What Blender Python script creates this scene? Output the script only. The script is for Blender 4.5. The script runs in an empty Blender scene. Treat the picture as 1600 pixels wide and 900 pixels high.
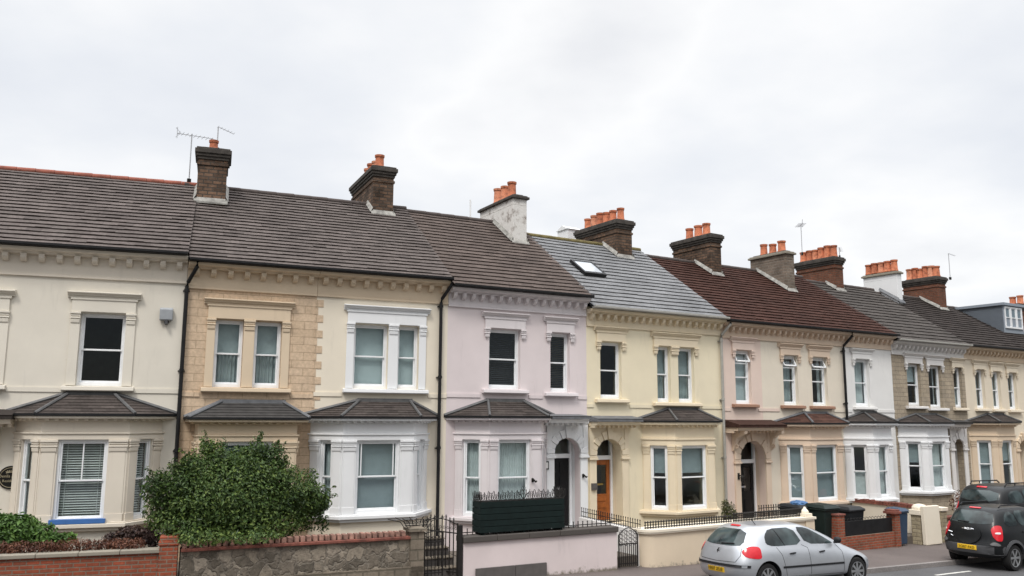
import bpy, bmesh, math, random
from mathutils import Vector, Matrix
from mathutils.bvhtree import BVHTree
R = random.Random(11)
rad = math.radians
scn = bpy.context.scene
col = scn.collection

# ------------------------------------------------------------------ camera
F = 1330.0; PITCH = math.atan(202 / 1330); CAMZ = 3.55; ROLL = rad(0.3)
cam_rot = Matrix.Rotation(math.pi / 2 + PITCH, 3, 'X') @ Matrix.Rotation(ROLL, 3, 'Z')
cd = bpy.data.cameras.new('camera'); cd.sensor_width = 36; cd.lens = F / 1600 * 36
cd.clip_end = 3000; cd.clip_start = 0.1
co = bpy.data.objects.new('camera', cd); col.objects.link(co)
co.matrix_world = Matrix.Translation((0, 0, CAMZ)) @ cam_rot.to_4x4()
scn.camera = co
def ray(px, py): return cam_rot @ Vector(((px - 800) / F, (450 - py) / F, -1))

# ------------------------------------------------------------------ street frames
class Frame:
    """x along the facade, y away from the street, z up from the pavement"""
    def __init__(s, O, th):
        s.O = Vector(O); s.th = rad(th)
        s.d = Vector((math.sin(s.th), math.cos(s.th))); s.n = Vector((-s.d.y, s.d.x)); s.zg = 0
    def un(s, px, py, off=0):
        r = ray(px, py); o = s.O + s.n * off; r2 = r.xy
        t = o.dot(s.n) / r2.dot(s.n); P = r2 * t
        return (P - s.O).dot(s.d), CAMZ + r.z * t - s.zg
    def X(s, px, py=652, off=0): return s.un(px, py, off)[0]
    def Z(s, px, py, off=0): return s.un(px, py, off)[1]
    def at(s, px):
        r = ray(px, 652).xy; t = s.O.dot(s.n) / r.dot(s.n); return r * t
    def world(s, x, y, z=0): p = s.O + s.d * x + s.n * y; return Vector((p.x, p.y, s.zg + z))
    @property
    def rz(s): return math.atan2(s.d.y, s.d.x)
    def M(s): return Matrix.Translation((s.O.x, s.O.y, s.zg)) @ Matrix.Rotation(s.rz, 4, 'Z')
r0 = ray(697, 652); P0 = (r0 / r0.y * 22.3).xy
D60 = Vector((math.sin(rad(59.5)), math.cos(rad(59.5)))); N60 = Vector((-D60.y, D60.x))
def g(x, y):
    t = (Vector((x, y)) - P0).dot(D60); t = max(-25, min(60, t)); return -0.022 * t
FR = {}
FR['D'] = Frame(P0, 61)
FR['E'] = Frame(FR['D'].at(917), 58.5); FR['F'] = Frame(FR['E'].at(1130), 58)
FR['G'] = Frame(FR['F'].at(1322), 58); FR['H'] = Frame(FR['G'].at(1398), 58)
FR['I'] = Frame(FR['H'].at(1512), 58); FR['J'] = Frame(FR['I'].at(1612), 58)
c_ = Frame(P0, 65.4); FR['C'] = Frame(c_.at(488), 65.4); FR['B'] = Frame(c_.at(279), 65.4)
a_ = Frame(FR['B'].O, 71); FR['A'] = Frame(a_.at(-120), 71)
WID = {}
order = 'ABCDEFGHIJ'
for i, k in enumerate(order):
    WID[k] = (FR[order[i + 1]].O - FR[k].O).length if i < 9 else 6.0
    FR[k].zg = g(*FR[k].O)
def ground_hit(px, py, dz=0):
    r = ray(px, py); t = 20
    for _ in range(30): t = (g(r.x * t, r.y * t) + dz - CAMZ) / r.z
    return Vector((r.x * t, r.y * t, g(r.x * t, r.y * t) + dz))

# ------------------------------------------------------------------ materials
def newmat(name):
    m = bpy.data.materials.new(name); m.use_nodes = True
    nt = m.node_tree; b = nt.nodes['Principled BSDF']; return m, nt, b
def N(nt, t, **k):
    n = nt.nodes.new(t)
    for a, v in k.items(): setattr(n, a, v)
    return n
def L(nt, a, b): nt.links.new(a, b)
def coords(nt): return N(nt, 'ShaderNodeTexCoord').outputs['Object']
def noise(nt, vec, scale, detail=4, rough=.55, stretch=None):
    if stretch:
        mp = N(nt, 'ShaderNodeMapping'); mp.inputs['Scale'].default_value = stretch; L(nt, vec, mp.inputs['Vector']); vec = mp.outputs[0]
    n = N(nt, 'ShaderNodeTexNoise'); n.inputs['Scale'].default_value = scale; n.inputs['Detail'].default_value = detail
    n.inputs['Roughness'].default_value = rough; L(nt, vec, n.inputs['Vector']); return n.outputs['Fac']
def ramp(nt, fac, stops):
    r = N(nt, 'ShaderNodeValToRGB'); e = r.color_ramp.elements
    e[0].position, e[0].color = stops[0][0], (*stops[0][1], 1) if len(stops[0][1]) == 3 else stops[0][1]
    e[1].position, e[1].color = stops[-1][0], (*stops[-1][1], 1)
    for p, c in stops[1:-1]: x = e.new(p); x.color = (*c, 1)
    L(nt, fac, r.inputs[0]); return r.outputs[0]
def mix(nt, fac, a, b, mode='MIX'):
    m = N(nt, 'ShaderNodeMix', data_type='RGBA', blend_type=mode)
    for s, v in ((m.inputs[0], fac), (m.inputs[6], a), (m.inputs[7], b)):
        if hasattr(v, 'node'): L(nt, v, s)
        elif isinstance(v, (int, float)): s.default_value = v
        else: s.default_value = (*v, 1)
    return m.outputs[2]
def bump(nt, b, h, s=.3, d=.01):
    n = N(nt, 'ShaderNodeBump'); n.inputs['Strength'].default_value = s; n.inputs['Distance'].default_value = d
    L(nt, h, n.inputs['Height']); L(nt, n.outputs[0], b.inputs['Normal'])
def sc(c, k): return tuple(min(1, x * k) for x in c)
G3 = lambda v: (v, v, v)
def paint(name, c, wear=1.0, rough=.75):
    m, nt, b = newmat(name); o = coords(nt)
    f = ramp(nt, noise(nt, o, 1.1, 5), [(.3, G3(1 - .07 * wear)), (.7, G3(1.03))])
    s = ramp(nt, noise(nt, o, 2.0, 6, .65, (2.2, 2.2, .3)), [(.29, G3(1 - .09 * wear)), (.42, G3(1))])
    k = ramp(nt, noise(nt, o, 9, 6, .7), [(.24, sc((.8, .76, .68), 1 - .1 * wear)), (.36, G3(1))])
    c1 = mix(nt, 1, c, f, 'MULTIPLY'); c2 = mix(nt, 1, c1, s, 'MULTIPLY'); c3 = mix(nt, .6 * wear, c2, mix(nt, 1, c2, k, 'MULTIPLY'))
    L(nt, c3, b.inputs['Base Color']); b.inputs['Roughness'].default_value = rough; b.inputs['Specular IOR Level'].default_value = .25
    bump(nt, b, noise(nt, o, 45, 4, .6), .25, .006); return m
def grimy(name, c):
    m = paint(name, c, 1.2); nt = m.node_tree; b = nt.nodes['Principled BSDF']; o = coords(nt); s = N(nt, 'ShaderNodeSeparateXYZ'); L(nt, o, s.inputs[0])
    h = N(nt, 'ShaderNodeMath', operation='MULTIPLY_ADD'); L(nt, noise(nt, o, 5, 7, .75), h.inputs[0]); h.inputs[1].default_value = -.70; L(nt, s.outputs[2], h.inputs[2])
    f = ramp(nt, h.outputs[0], [(-0.0, G3(1)), (.02, G3(0))]); f.node.color_ramp.elements[0].position = 0
    ad = N(nt, 'ShaderNodeMath', operation='ADD'); L(nt, h.outputs[0], ad.inputs[0]); ad.inputs[1].default_value = .42; L(nt, ad.outputs[0], f.node.inputs[0]); f.node.color_ramp.elements[1].position = .12
    sp2 = ramp(nt, noise(nt, o, 16, 3, .6), [(.70, G3(0)), (.74, G3(.5))])
    cl = b.inputs['Base Color'].links[0].from_socket; L(nt, mix(nt, sp2, mix(nt, f, cl, (.20, .175, .14)), (.33, .29, .25)), b.inputs['Base Color']); return m
def plain(name, c, rough=.5, metal=0, var=.12):
    m, nt, b = newmat(name); o = coords(nt)
    f = ramp(nt, noise(nt, o, 6, 4), [(.3, G3(1 - var)), (.7, G3(1 + var * .5))])
    L(nt, mix(nt, 1, c, f, 'MULTIPLY'), b.inputs['Base Color'])
    b.inputs['Roughness'].default_value = rough; b.inputs['Metallic'].default_value = metal
    if max(c) < .06: b.inputs['Specular IOR Level'].default_value = .22
    return m
def brickmat(name, c1, c2, mortar, bw=.22, bh=.075, ms=.012, soot=.35, offs=.5):
    m, nt, b = newmat(name); o = coords(nt)
    s = N(nt, 'ShaderNodeSeparateXYZ'); L(nt, o, s.inputs[0])
    ad = N(nt, 'ShaderNodeMath', operation='ADD'); L(nt, s.outputs[0], ad.inputs[0]); L(nt, s.outputs[1], ad.inputs[1])
    cb = N(nt, 'ShaderNodeCombineXYZ'); L(nt, ad.outputs[0], cb.inputs[0]); L(nt, s.outputs[2], cb.inputs[1])
    t = N(nt, 'ShaderNodeTexBrick', offset=offs); L(nt, cb.outputs[0], t.inputs['Vector'])
    t.inputs['Color1'].default_value = (*c1, 1); t.inputs['Color2'].default_value = (*c2, 1); t.inputs['Mortar'].default_value = (*mortar, 1)
    t.inputs['Scale'].default_value = 1; t.inputs['Brick Width'].default_value = bw; t.inputs['Row Height'].default_value = bh
    t.inputs['Mortar Size'].default_value = ms; t.inputs['Mortar Smooth'].default_value = .3; t.inputs['Bias'].default_value = 0
    f = ramp(nt, noise(nt, o, 2.3, 5, .65), [(.3, G3(1 - soot)), (.7, G3(1.1))])
    f2 = ramp(nt, noise(nt, o, 14, 4, .6), [(.3, G3(.82)), (.7, G3(1.1))])
    L(nt, mix(nt, 1, mix(nt, 1, t.outputs['Color'], f, 'MULTIPLY'), f2, 'MULTIPLY'), b.inputs['Base Color'])
    b.inputs['Roughness'].default_value = .9; b.inputs['Specular IOR Level'].default_value = .15
    iv = N(nt, 'ShaderNodeMath', operation='SUBTRACT'); iv.inputs[0].default_value = 1; L(nt, t.outputs['Fac'], iv.inputs[1])
    ad2 = N(nt, 'ShaderNodeMath', operation='MULTIPLY_ADD'); L(nt, noise(nt, o, 30, 4), ad2.inputs[0]); ad2.inputs[1].default_value = .5; L(nt, iv.outputs[0], ad2.inputs[2])
    bump(nt, b, ad2.outputs[0], .7, .012); return m
def rubble(name):
    m, nt, b = newmat(name); o = coords(nt)
    wv = mix(nt, .26, o, N(nt, 'ShaderNodeTexNoise').outputs['Color'])
    nz = wv.node.inputs[7].links[0].from_node; nz.inputs['Scale'].default_value = 5; L(nt, o, nz.inputs['Vector'])
    v = N(nt, 'ShaderNodeTexVoronoi', feature='DISTANCE_TO_EDGE'); v.inputs['Scale'].default_value = 5.2; L(nt, wv, v.inputs['Vector'])
    v2 = N(nt, 'ShaderNodeTexVoronoi'); v2.inputs['Scale'].default_value = 5.2; L(nt, wv, v2.inputs['Vector'])
    hs = N(nt, 'ShaderNodeSeparateColor'); L(nt, v2.outputs['Color'], hs.inputs[0])
    st = ramp(nt, hs.outputs[0], [(0, (.10, .085, .065)), (.5, (.19, .16, .125)), (.8, (.26, .22, .17)), (1, (.34, .29, .23))])
    e = ramp(nt, v.outputs['Distance'], [(.0, G3(.25)), (.10, G3(1))])
    f = ramp(nt, noise(nt, o, 12, 6, .7), [(.3, G3(.55)), (.7, G3(1.2))])
    c = mix(nt, 1, mix(nt, e, (.21, .185, .15), st), f, 'MULTIPLY'); L(nt, c, b.inputs['Base Color']); b.inputs['Roughness'].default_value = .95
    ad = N(nt, 'ShaderNodeMath', operation='MULTIPLY_ADD'); L(nt, noise(nt, o, 22, 5, .7), ad.inputs[0]); ad.inputs[1].default_value = .8; L(nt, e, ad.inputs[2])
    bump(nt, b, ad.outputs[0], .8, .03); return m
def tilemat(name, c, lichen=.25, lc=(.33, .32, .27), var=.35):
    m, nt, b = newmat(name); o = coords(nt)
    at = N(nt, 'ShaderNodeAttribute', attribute_name='tint')
    t = ramp(nt, at.outputs['Fac'], [(0, G3(1 - var)), (.5, G3(1)), (1, G3(1 + var))])
    f = ramp(nt, noise(nt, o, .9, 5, .6), [(.3, G3(.82)), (.7, G3(1.15))])
    f3 = ramp(nt, noise(nt, o, 16, 4, .6), [(.3, G3(.75)), (.7, G3(1.2))])
    c1 = mix(nt, 1, mix(nt, 1, mix(nt, 1, c, t, 'MULTIPLY'), f, 'MULTIPLY'), f3, 'MULTIPLY')
    li = ramp(nt, noise(nt, o, 3.4, 8, .75), [(.56, G3(0)), (.74, G3(lichen))])
    L(nt, mix(nt, li, c1, lc), b.inputs['Base Color']); b.inputs['Roughness'].default_value = .9; b.inputs['Specular IOR Level'].default_value = .12
    bump(nt, b, noise(nt, o, 60, 4, .6), .4, .006); return m
def leafmat(name, c1, c2, c3):
    m, nt, b = newmat(name); at = N(nt, 'ShaderNodeAttribute', attribute_name='tint')
    L(nt, ramp(nt, at.outputs['Fac'], [(0, c1), (.55, c2), (1, c3)]), b.inputs['Base Color'])
    b.inputs['Roughness'].default_value = .5; b.inputs['Specular IOR Level'].default_value = .35
    tr = N(nt, 'ShaderNodeBsdfTranslucent'); L(nt, mix(nt, 1, b.inputs['Base Color'].links[0].from_socket, (1.2, 1.3, .5), 'MULTIPLY'), tr.inputs[0])
    ms = N(nt, 'ShaderNodeMixShader'); ms.inputs[0].default_value = .12
    L(nt, b.outputs[0], ms.inputs[1]); L(nt, tr.outputs[0], ms.inputs[2]); L(nt, ms.outputs[0], nt.nodes['Material Output'].inputs[0]); return m
def glassmat(name, tint=(.93, .965, .965), rough=.02, ior=1.5, wav=.04):
    m, nt, b = newmat(name); nt.nodes.remove(b); o = coords(nt)
    ge = N(nt, 'ShaderNodeNewGeometry'); dt = N(nt, 'ShaderNodeVectorMath', operation='DOT_PRODUCT'); L(nt, ge.outputs['Normal'], dt.inputs[0]); L(nt, ge.outputs['Incoming'], dt.inputs[1])
    ab = N(nt, 'ShaderNodeMath', operation='ABSOLUTE'); L(nt, dt.outputs['Value'], ab.inputs[0]); iv = N(nt, 'ShaderNodeMath', operation='SUBTRACT', use_clamp=True); iv.inputs[0].default_value = 1; L(nt, ab.outputs[0], iv.inputs[1])
    pw = N(nt, 'ShaderNodeMath', operation='POWER'); L(nt, iv.outputs[0], pw.inputs[0]); pw.inputs[1].default_value = 5
    fr = N(nt, 'ShaderNodeMath', operation='MULTIPLY_ADD'); L(nt, pw.outputs[0], fr.inputs[0]); fr.inputs[1].default_value = .95; fr.inputs[2].default_value = .04
    t = N(nt, 'ShaderNodeBsdfTransparent'); t.inputs[0].default_value = (*tint, 1)
    gl = N(nt, 'ShaderNodeBsdfGlossy'); gl.inputs['Roughness'].default_value = rough; gl.inputs[0].default_value = (.9, .95, 1, 1)
    bp = N(nt, 'ShaderNodeBump'); bp.inputs['Strength'].default_value = wav; bp.inputs['Distance'].default_value = .05
    L(nt, noise(nt, o, 3, 2), bp.inputs['Height']); L(nt, bp.outputs[0], gl.inputs['Normal'])
    ms = N(nt, 'ShaderNodeMixShader'); L(nt, fr.outputs[0], ms.inputs[0]); L(nt, t.outputs[0], ms.inputs[1]); L(nt, gl.outputs[0], ms.inputs[2])
    L(nt, ms.outputs[0], nt.nodes['Material Output'].inputs[0]); return m
def groundmat(name, c, scale=60, var=.25, patch=.3):
    m, nt, b = newmat(name); o = coords(nt)
    f = ramp(nt, noise(nt, o, .5, 6, .65), [(.3, G3(1 - patch)), (.7, G3(1 + patch * .5))])
    f2 = ramp(nt, noise(nt, o, scale, 3, .6), [(.3, G3(1 - var)), (.7, G3(1 + var))])
    f3 = ramp(nt, noise(nt, o, 2.5, 8, .75), [(.3, G3(.8)), (.42, G3(1))])
    L(nt, mix(nt, 1, mix(nt, 1, mix(nt, 1, c, f, 'MULTIPLY'), f2, 'MULTIPLY'), f3, 'MULTIPLY'), b.inputs['Base Color'])
    b.inputs['Roughness'].default_value = .9; bump(nt, b, noise(nt, o, scale * 1.5, 3), .4, .008); return m
def carpaint(name, c, metal, rough, coat=.6):
    m, nt, b = newmat(name); b.inputs['Base Color'].default_value = (*c, 1); b.inputs['Metallic'].default_value = metal
    o = coords(nt); L(nt, ramp(nt, noise(nt, o, 4, 5, .7), [(.3, G3(rough)), (.75, G3(rough + .12))]), b.inputs['Roughness'])
    L(nt, mix(nt, ramp(nt, noise(nt, o, 5, 6, .7), [(.45, G3(0)), (.8, G3(.35))]), c, sc(c, .8)), b.inputs['Base Color'])
    b.inputs['Coat Weight'].default_value = coat; b.inputs['Specular IOR Level'].default_value = .3; b.inputs['Coat Roughness'].default_value = .12; return m

M = {}
M['A'] = paint('cream_grey_render', (.69, .645, .56)); M['Atrim'] = paint('warm_cream_stucco', (.70, .635, .54))
M['Bs'] = brickmat('tan_painted_ashlar', (.635, .485, .345), (.59, .445, .31), (.46, .345, .235), .55, .19, .008, .12)
M['Btrim'] = paint('buff_stucco', (.66, .535, .39)); M['C'] = paint('cream_render', (.78, .705, .58))
M['white'] = paint('white_stucco', (.77, .775, .78), .6); M['offwhite'] = paint('offwhite_stucco', (.72, .70, .68), .9)
M['D'] = paint('pale_pink_render', (.71, .63, .628)); M['Dtrim'] = paint('pale_lilac_stucco', (.71, .66, .665))
M['E'] = paint('pale_yellow_render', (.785, .70, .52)); M['Etrim'] = paint('buttery_stucco', (.76, .655, .485))
M['Fp'] = paint('peach_render', (.73, .59, .51)); M['Fc'] = paint('pale_cream_render', (.73, .66, .55)); M['Ft'] = paint('peach_stucco', (.68, .545, .425))
M['sillbrown'] = paint('terracotta_sill_paint', (.33, .19, .13)); M['G'] = paint('white_render', (.76, .75, .73))
M['Hs'] = brickmat('weathered_grey_stone', (.42, .35, .26), (.36, .305, .235), (.27, .23, .18), .42, .16, .01, .2)
M['I'] = paint('sandy_cream_render', (.72, .635, .505)); M['It'] = paint('sand_stucco', (.655, .53, .395))
M['frame'] = plain('white_upvc', (.82, .83, .84), .35, var=.05); M['glass'] = glassmat('window_glass')
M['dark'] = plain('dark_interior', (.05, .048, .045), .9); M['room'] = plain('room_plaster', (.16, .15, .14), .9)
M['blindgrey'] = plain('blue_grey_blind', (.45, .50, .51), .8, var=.06); M['net'] = plain('net_curtain', (.52, .55, .55), .9)
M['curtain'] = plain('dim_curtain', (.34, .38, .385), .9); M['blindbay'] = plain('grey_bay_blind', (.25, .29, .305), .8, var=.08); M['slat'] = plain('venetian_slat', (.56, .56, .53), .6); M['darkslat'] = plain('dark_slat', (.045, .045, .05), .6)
M['roofA'] = tilemat('grey_brown_tile', (.112, .094, .087), .14, var=.2); M['roofB'] = tilemat('brown_grey_tile', (.108, .091, .084), .12, var=.2)
M['roofD'] = tilemat('brown_concrete_tile', (.098, .077, .068), .08, var=.2); M['roofE'] = tilemat('pale_slate', (.185, .187, .192), .06, (.30, .30, .29), .12)
M['roofF'] = tilemat('red_brown_tile', (.052, .024, .018), .05, var=.2); M['roofH'] = tilemat('grey_tile', (.068, .060, .055), .12, var=.2); M['roofI'] = tilemat('dark_brown_tile', (.038, .031, .028), .06, var=.2)
M['bayroof'] = tilemat('dark_bay_tile', (.066, .055, .050), .12); M['bayred'] = tilemat('brown_bay_tile', (.085, .045, .035), .1); M['felt'] = plain('dark_roofing_felt', (.055, .052, .05), .85, var=.3)
M['lead'] = plain('weathered_lead', (.105, .105, .106), .6, var=.3); M['leaddark'] = plain('dark_lead', (.14, .145, .155), .6, var=.3); M['ridge'] = plain('dark_ridge_tile', (.07, .055, .05), .85, var=.3)
M['ridgered'] = plain('terracotta_ridge_tile', (.27, .085, .055), .85, var=.4); M['ridgemoss'] = plain('mossy_ridge_tile', (.16, .13, .05), .95, var=.5)
M['mortar'] = plain('pale_mortar', (.33, .32, .295), .95, var=.5); M['black'] = plain('black_plastic', (.016, .016, .017), .45, var=.3); M['iron'] = plain('black_iron', (.020, .018, .017), .55, var=.3)
M['greypipe'] = plain('grey_painted_pipe', (.36, .35, .32), .6); M['chimney'] = brickmat('sooty_brick', (.22, .135, .09), (.095, .065, .048), (.085, .07, .058), .24, .10, .016, .65)
M['chimneyred'] = brickmat('red_chimney_brick', (.22, .085, .05), (.16, .07, .045), (.13, .10, .08), .23, .08, .012, .45)
M['soot'] = plain('sooty_cement', (.06, .052, .045), .95, var=.5); m, nt, b = newmat('terracotta_pot'); o_ = N(nt, 'ShaderNodeTexCoord'); inf = N(nt, 'ShaderNodeObjectInfo')
tc_ = ramp(nt, inf.outputs['Random'], [(0, (.40, .125, .06)), (.5, (.56, .185, .09)), (1, (.56, .25, .15))]); st_ = ramp(nt, noise(nt, o_.outputs['Object'], 7, 6, .7), [(.36, G3(.5)), (.52, G3(1))])
L(nt, mix(nt, 1, tc_, st_, 'MULTIPLY'), b.inputs['Base Color']); b.inputs['Roughness'].default_value = .85; M['pot'] = m
M['chstone'] = brickmat('grey_chimney_stone', (.24, .19, .15), (.18, .145, .115), (.24, .21, .18), .26, .11, .014, .35)
def peeling():
    m, nt, b = newmat('peeling_white_render'); o = coords(nt)
    f = ramp(nt, noise(nt, o, 3.2, 8, .78), [(.50, (.66, .64, .61)), (.56, (.50, .47, .44)), (.64, (.20, .17, .15))])
    L(nt, f, b.inputs['Base Color']); b.inputs['Roughness'].default_value = .9; bump(nt, b, noise(nt, o, 9, 6, .7), .5, .02); return m
M['peel'] = peeling(); M['brick'] = brickmat('red_brick', (.34, .085, .045), (.23, .075, .045), (.22, .16, .12), .22, .075, .012, .3)
M['coping'] = paint('stone_coping', (.27, .245, .20), 2.4, .9); M['darkcoping'] = paint('dark_stone_coping', (.085, .075, .068), 1.5, .9)
M['rubble'] = rubble('rubble_stone'); M['pier'] = brickmat('old_stone_block', (.24, .20, .155), (.19, .16, .125), (.15, .13, .10), .34, .22, .02, .4)
M['redcoping'] = plain('red_clay_coping', (.20, .065, .045), .85, var=.5); M['redbrickedge'] = plain('faded_red_brick', (.27, .145, .11), .9, var=.7)
M['pinkwall'] = grimy('pale_pink_wall_paint', (.66, .575, .565)); M['yellowwall'] = grimy('cream_wall_paint', (.68, .57, .43))
M['greyslab'] = plain('grey_slab', (.10, .09, .085), .8, var=.2); M['trough'] = plain('dark_green_board', (.006, .014, .013), .8, var=.3)
M['binblack'] = plain('black_bin_plastic', (.020, .021, .023), .4, var=.25); M['bingreen'] = plain('dark_green_bin_plastic', (.012, .02, .018), .45); M['binblue'] = plain('blue_bin_plastic', (.026, .052, .095), .45)
M['bagblue'] = plain('blue_plastic_bag', (.06, .15, .32), .35); M['tanstone'] = brickmat('tan_rough_stone', (.48, .41, .28), (.38, .32, .22), (.33, .28, .2), .3, .12, .02, .3)
M['tarmac'] = groundmat('asphalt', (.085, .083, .085)); M['pave'] = groundmat('tarmac_pavement', (.118, .096, .088), 50, .2, .2); M['kerb'] = groundmat('granite_kerb', (.22, .20, .19), 30)
M['soil'] = groundmat('garden_gravel', (.13, .11, .09), 20); M['land'] = groundmat('rough_land', (.11, .11, .08), 3)
M['roadpaint'] = plain('worn_road_paint', (.55, .54, .5), .8, var=.35)
M['blueboard'] = plain('blue_painted_timber', (.055, .16, .42), .5); M['woodDoor'] = plain('varnished_orange_wood', (.36, .105, .02), .4, var=.35); M['blackDoor'] = plain('black_gloss_paint', (.012, .012, .013), .25)
M['brass'] = plain('brass', (.5, .36, .12), .35, 1); M['chrome'] = plain('chrome', (.75, .76, .78), .15, 1, .03); M['plaque'] = plain('black_enamel', (.012, .011, .010), .35); M['gold'] = plain('tarnished_gilt', (.36, .31, .2), .5)
M['greybox'] = plain('grey_galvanised', (.36, .38, .40), .5); M['alu'] = plain('aerial_aluminium', (.42, .43, .45), .5)
M['bush'] = leafmat('glossy_shrub_leaf', (.015, .033, .008), (.054, .098, .022), (.15, .205, .05)); M['hedgegreen'] = leafmat('fresh_green_leaf', (.03, .065, .012), (.075, .15, .03), (.17, .27, .07))
M['purple'] = leafmat('dark_purple_leaf', (.02, .012, .012), (.055, .03, .026), (.11, .07, .05)); M['russet'] = leafmat('russet_leaf', (.05, .018, .011), (.12, .046, .028), (.2, .09, .055))
M['olive'] = leafmat('olive_leaf', (.03, .035, .012), (.08, .085, .03), (.15, .14, .06)); M['darkleaf'] = leafmat('blackish_leaf', (.006, .012, .008), (.014, .026, .014), (.035, .05, .03)); M['stem'] = plain('woody_stem', (.06, .042, .028), .9)
M['silver'] = carpaint('silver_car_paint', (.53, .55, .58), .75, .34); M['carblack'] = carpaint('black_car_paint', (.006, .007, .008), .0, .3, .12); M['carglass'] = None
M['rubber'] = plain('tyre_rubber', (.018, .018, .018), .85); M['trim'] = plain('black_car_trim', (.018, .018, .02), .55); M['alloy'] = plain('alloy_wheel', (.48, .49, .5), .35, .85)
M['redlight'] = plain('red_lamp_lens', (.55, .015, .025), .15, var=.2); M['plateY'] = plain('yellow_number_plate', (.75, .46, .02), .4); M['platetext'] = plain('plate_black', (.02, .015, .01), .5); M['greytrim'] = plain('grey_bumper_plastic', (.055, .056, .06), .7); M['white_lens'] = plain('clear_lamp_lens', (.7, .7, .7), .15)
m, nt, b = newmat('tinted_car_glass'); b.inputs['Base Color'].default_value = (.022, .032, .034, 1); b.inputs['Roughness'].default_value = .06; b.inputs['Specular IOR Level'].default_value = .5
L(nt, ramp(nt, noise(nt, coords(nt), 2.2, 2), [(.38, (.012, .017, .018)), (.6, (.05, .07, .072))]), b.inputs['Base Color']); M['carglass'] = m
M['dormer'] = plain('grey_dormer_cladding', (.25, .285, .33), .6, var=.06)

# ------------------------------------------------------------------ mesh builder
class MB:
    def __init__(s, Mx=None): s.v = []; s.f = []; s.m = []; s.t = []; s.M = Mx or Matrix()
    def add(s, vs, fs, mi=0, tint=.5):
        b0 = len(s.v); s.v += [s.M @ Vector(p) for p in vs]
        for f in fs: s.f.append([b0 + i for i in f]); s.m.append(mi); s.t.append(tint)
        return s
    def box(s, x0, x1, y0, y1, z0, z1, mi=0, tint=.5):
        return s.add([(x, y, z) for z in (z0, z1) for y in (y0, y1) for x in (x0, x1)],
                     [(0, 2, 3, 1), (4, 5, 7, 6), (0, 1, 5, 4), (2, 6, 7, 3), (0, 4, 6, 2), (1, 3, 7, 5)], mi, tint)
    def quad(s, a, b, c, d, mi=0, tint=.5): return s.add([a, b, c, d], [(0, 1, 2, 3)], mi, tint)
    def prism(s, poly, z0, z1, mi=0):
        n = len(poly); vs = [(x, y, z0) for x, y in poly] + [(x, y, z1) for x, y in poly]
        return s.add(vs, [tuple(range(n))[::-1], tuple(range(n, 2 * n))] + [(i, (i + 1) % n, n + (i + 1) % n, n + i) for i in range(n)], mi)
    def extx(s, prof, x0, x1, mi=0):
        n = len(prof); vs = [(x0, y, z) for y, z in prof] + [(x1, y, z) for y, z in prof]
        return s.add(vs, [tuple(range(n)), tuple(range(n, 2 * n))[::-1]] + [(i, (i + 1) % n, n + (i + 1) % n, n + i) for i in range(n)], mi)
    def tube(s, pts, r, n=6, mi=0, closed=False):
        pts = [Vector(p) for p in pts]; K = len(pts); vs = []
        for i, p in enumerate(pts):
            d = (pts[(i + 1) % K] - pts[i - 1]) if closed else (pts[min(i + 1, K - 1)] - pts[max(i - 1, 0)])
            d.normalize(); u = d.orthogonal().normalized() if abs(d.z) > .95 else d.cross(Vector((0, 0, 1))).normalized(); w = d.cross(u)
            rr = r[i] if isinstance(r, (list, tuple)) else r
            vs += [p + (u * math.cos(a) + w * math.sin(a)) * rr for a in [2 * math.pi * k / n for k in range(n)]]
        fs = [(i * n + k, i * n + (k + 1) % n, ((i + 1) % K) * n + (k + 1) % n, ((i + 1) % K) * n + k) for i in range(K if closed else K - 1) for k in range(n)]
        if not closed: fs += [tuple(range(n))[::-1], tuple(range((K - 1) * n, K * n))]
        return s.add(vs, fs, mi)
    def lathe(s, prof, c=(0, 0, 0), n=14, mi=0):
        vs = [(c[0] + r * math.cos(2 * math.pi * k / n), c[1] + r * math.sin(2 * math.pi * k / n), c[2] + z) for r, z in prof for k in range(n)]
        K = len(prof); fs = [(i * n + k, i * n + (k + 1) % n, (i + 1) * n + (k + 1) % n, (i + 1) * n + k) for i in range(K - 1) for k in range(n)]
        return s.add(vs, fs + [tuple(range(n))[::-1], tuple(range((K - 1) * n, K * n))], mi)
    def build(s, name, mats, parent=None, smooth=None, tint=False, bevel=0):
        me = bpy.data.meshes.new(name); me.from_pydata([tuple(v) for v in s.v], [], s.f)
        if not isinstance(mats, (list, tuple)): mats = [mats]
        for m in mats: me.materials.append(m)
        me.polygons.foreach_set('material_index', s.m)
        if tint:
            a = me.attributes.new('tint', 'FLOAT', 'FACE'); a.data.foreach_set('value', s.t)
        else:
            bm = bmesh.new(); bm.from_mesh(me); bmesh.ops.recalc_face_normals(bm, faces=bm.faces); bm.to_mesh(me); bm.free()
        if smooth is not None:
            me.polygons.foreach_set('use_smooth', [True] * len(me.polygons)); me.set_sharp_from_angle(angle=rad(smooth))
        o = bpy.data.objects.new(name, me); col.objects.link(o)
        if parent: o.parent = parent
        if bevel:
            b = o.modifiers.new('bevel', 'BEVEL'); b.width = bevel; b.segments = 2; b.limit_method = 'ANGLE'; b.angle_limit = rad(40)
        return o
def tag(o, label=None, cat=None, group=None, kind=None):
    for k, v in (('label', label), ('category', cat), ('group', group), ('kind', kind)):
        if v: o[k] = v
    return o
def thing(name, label, cat, M4, group=None):
    o = bpy.data.objects.new(name, None); col.objects.link(o); o.empty_display_size = .2; o.matrix_world = M4
    return tag(o, label, cat, group)
def fM(fr, x, y, z=0, rz=0): return fr.M() @ Matrix.Translation((x, y, z)) @ Matrix.Rotation(rz, 4, 'Z')
def place(o, M4): o.matrix_world = M4; return o
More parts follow.
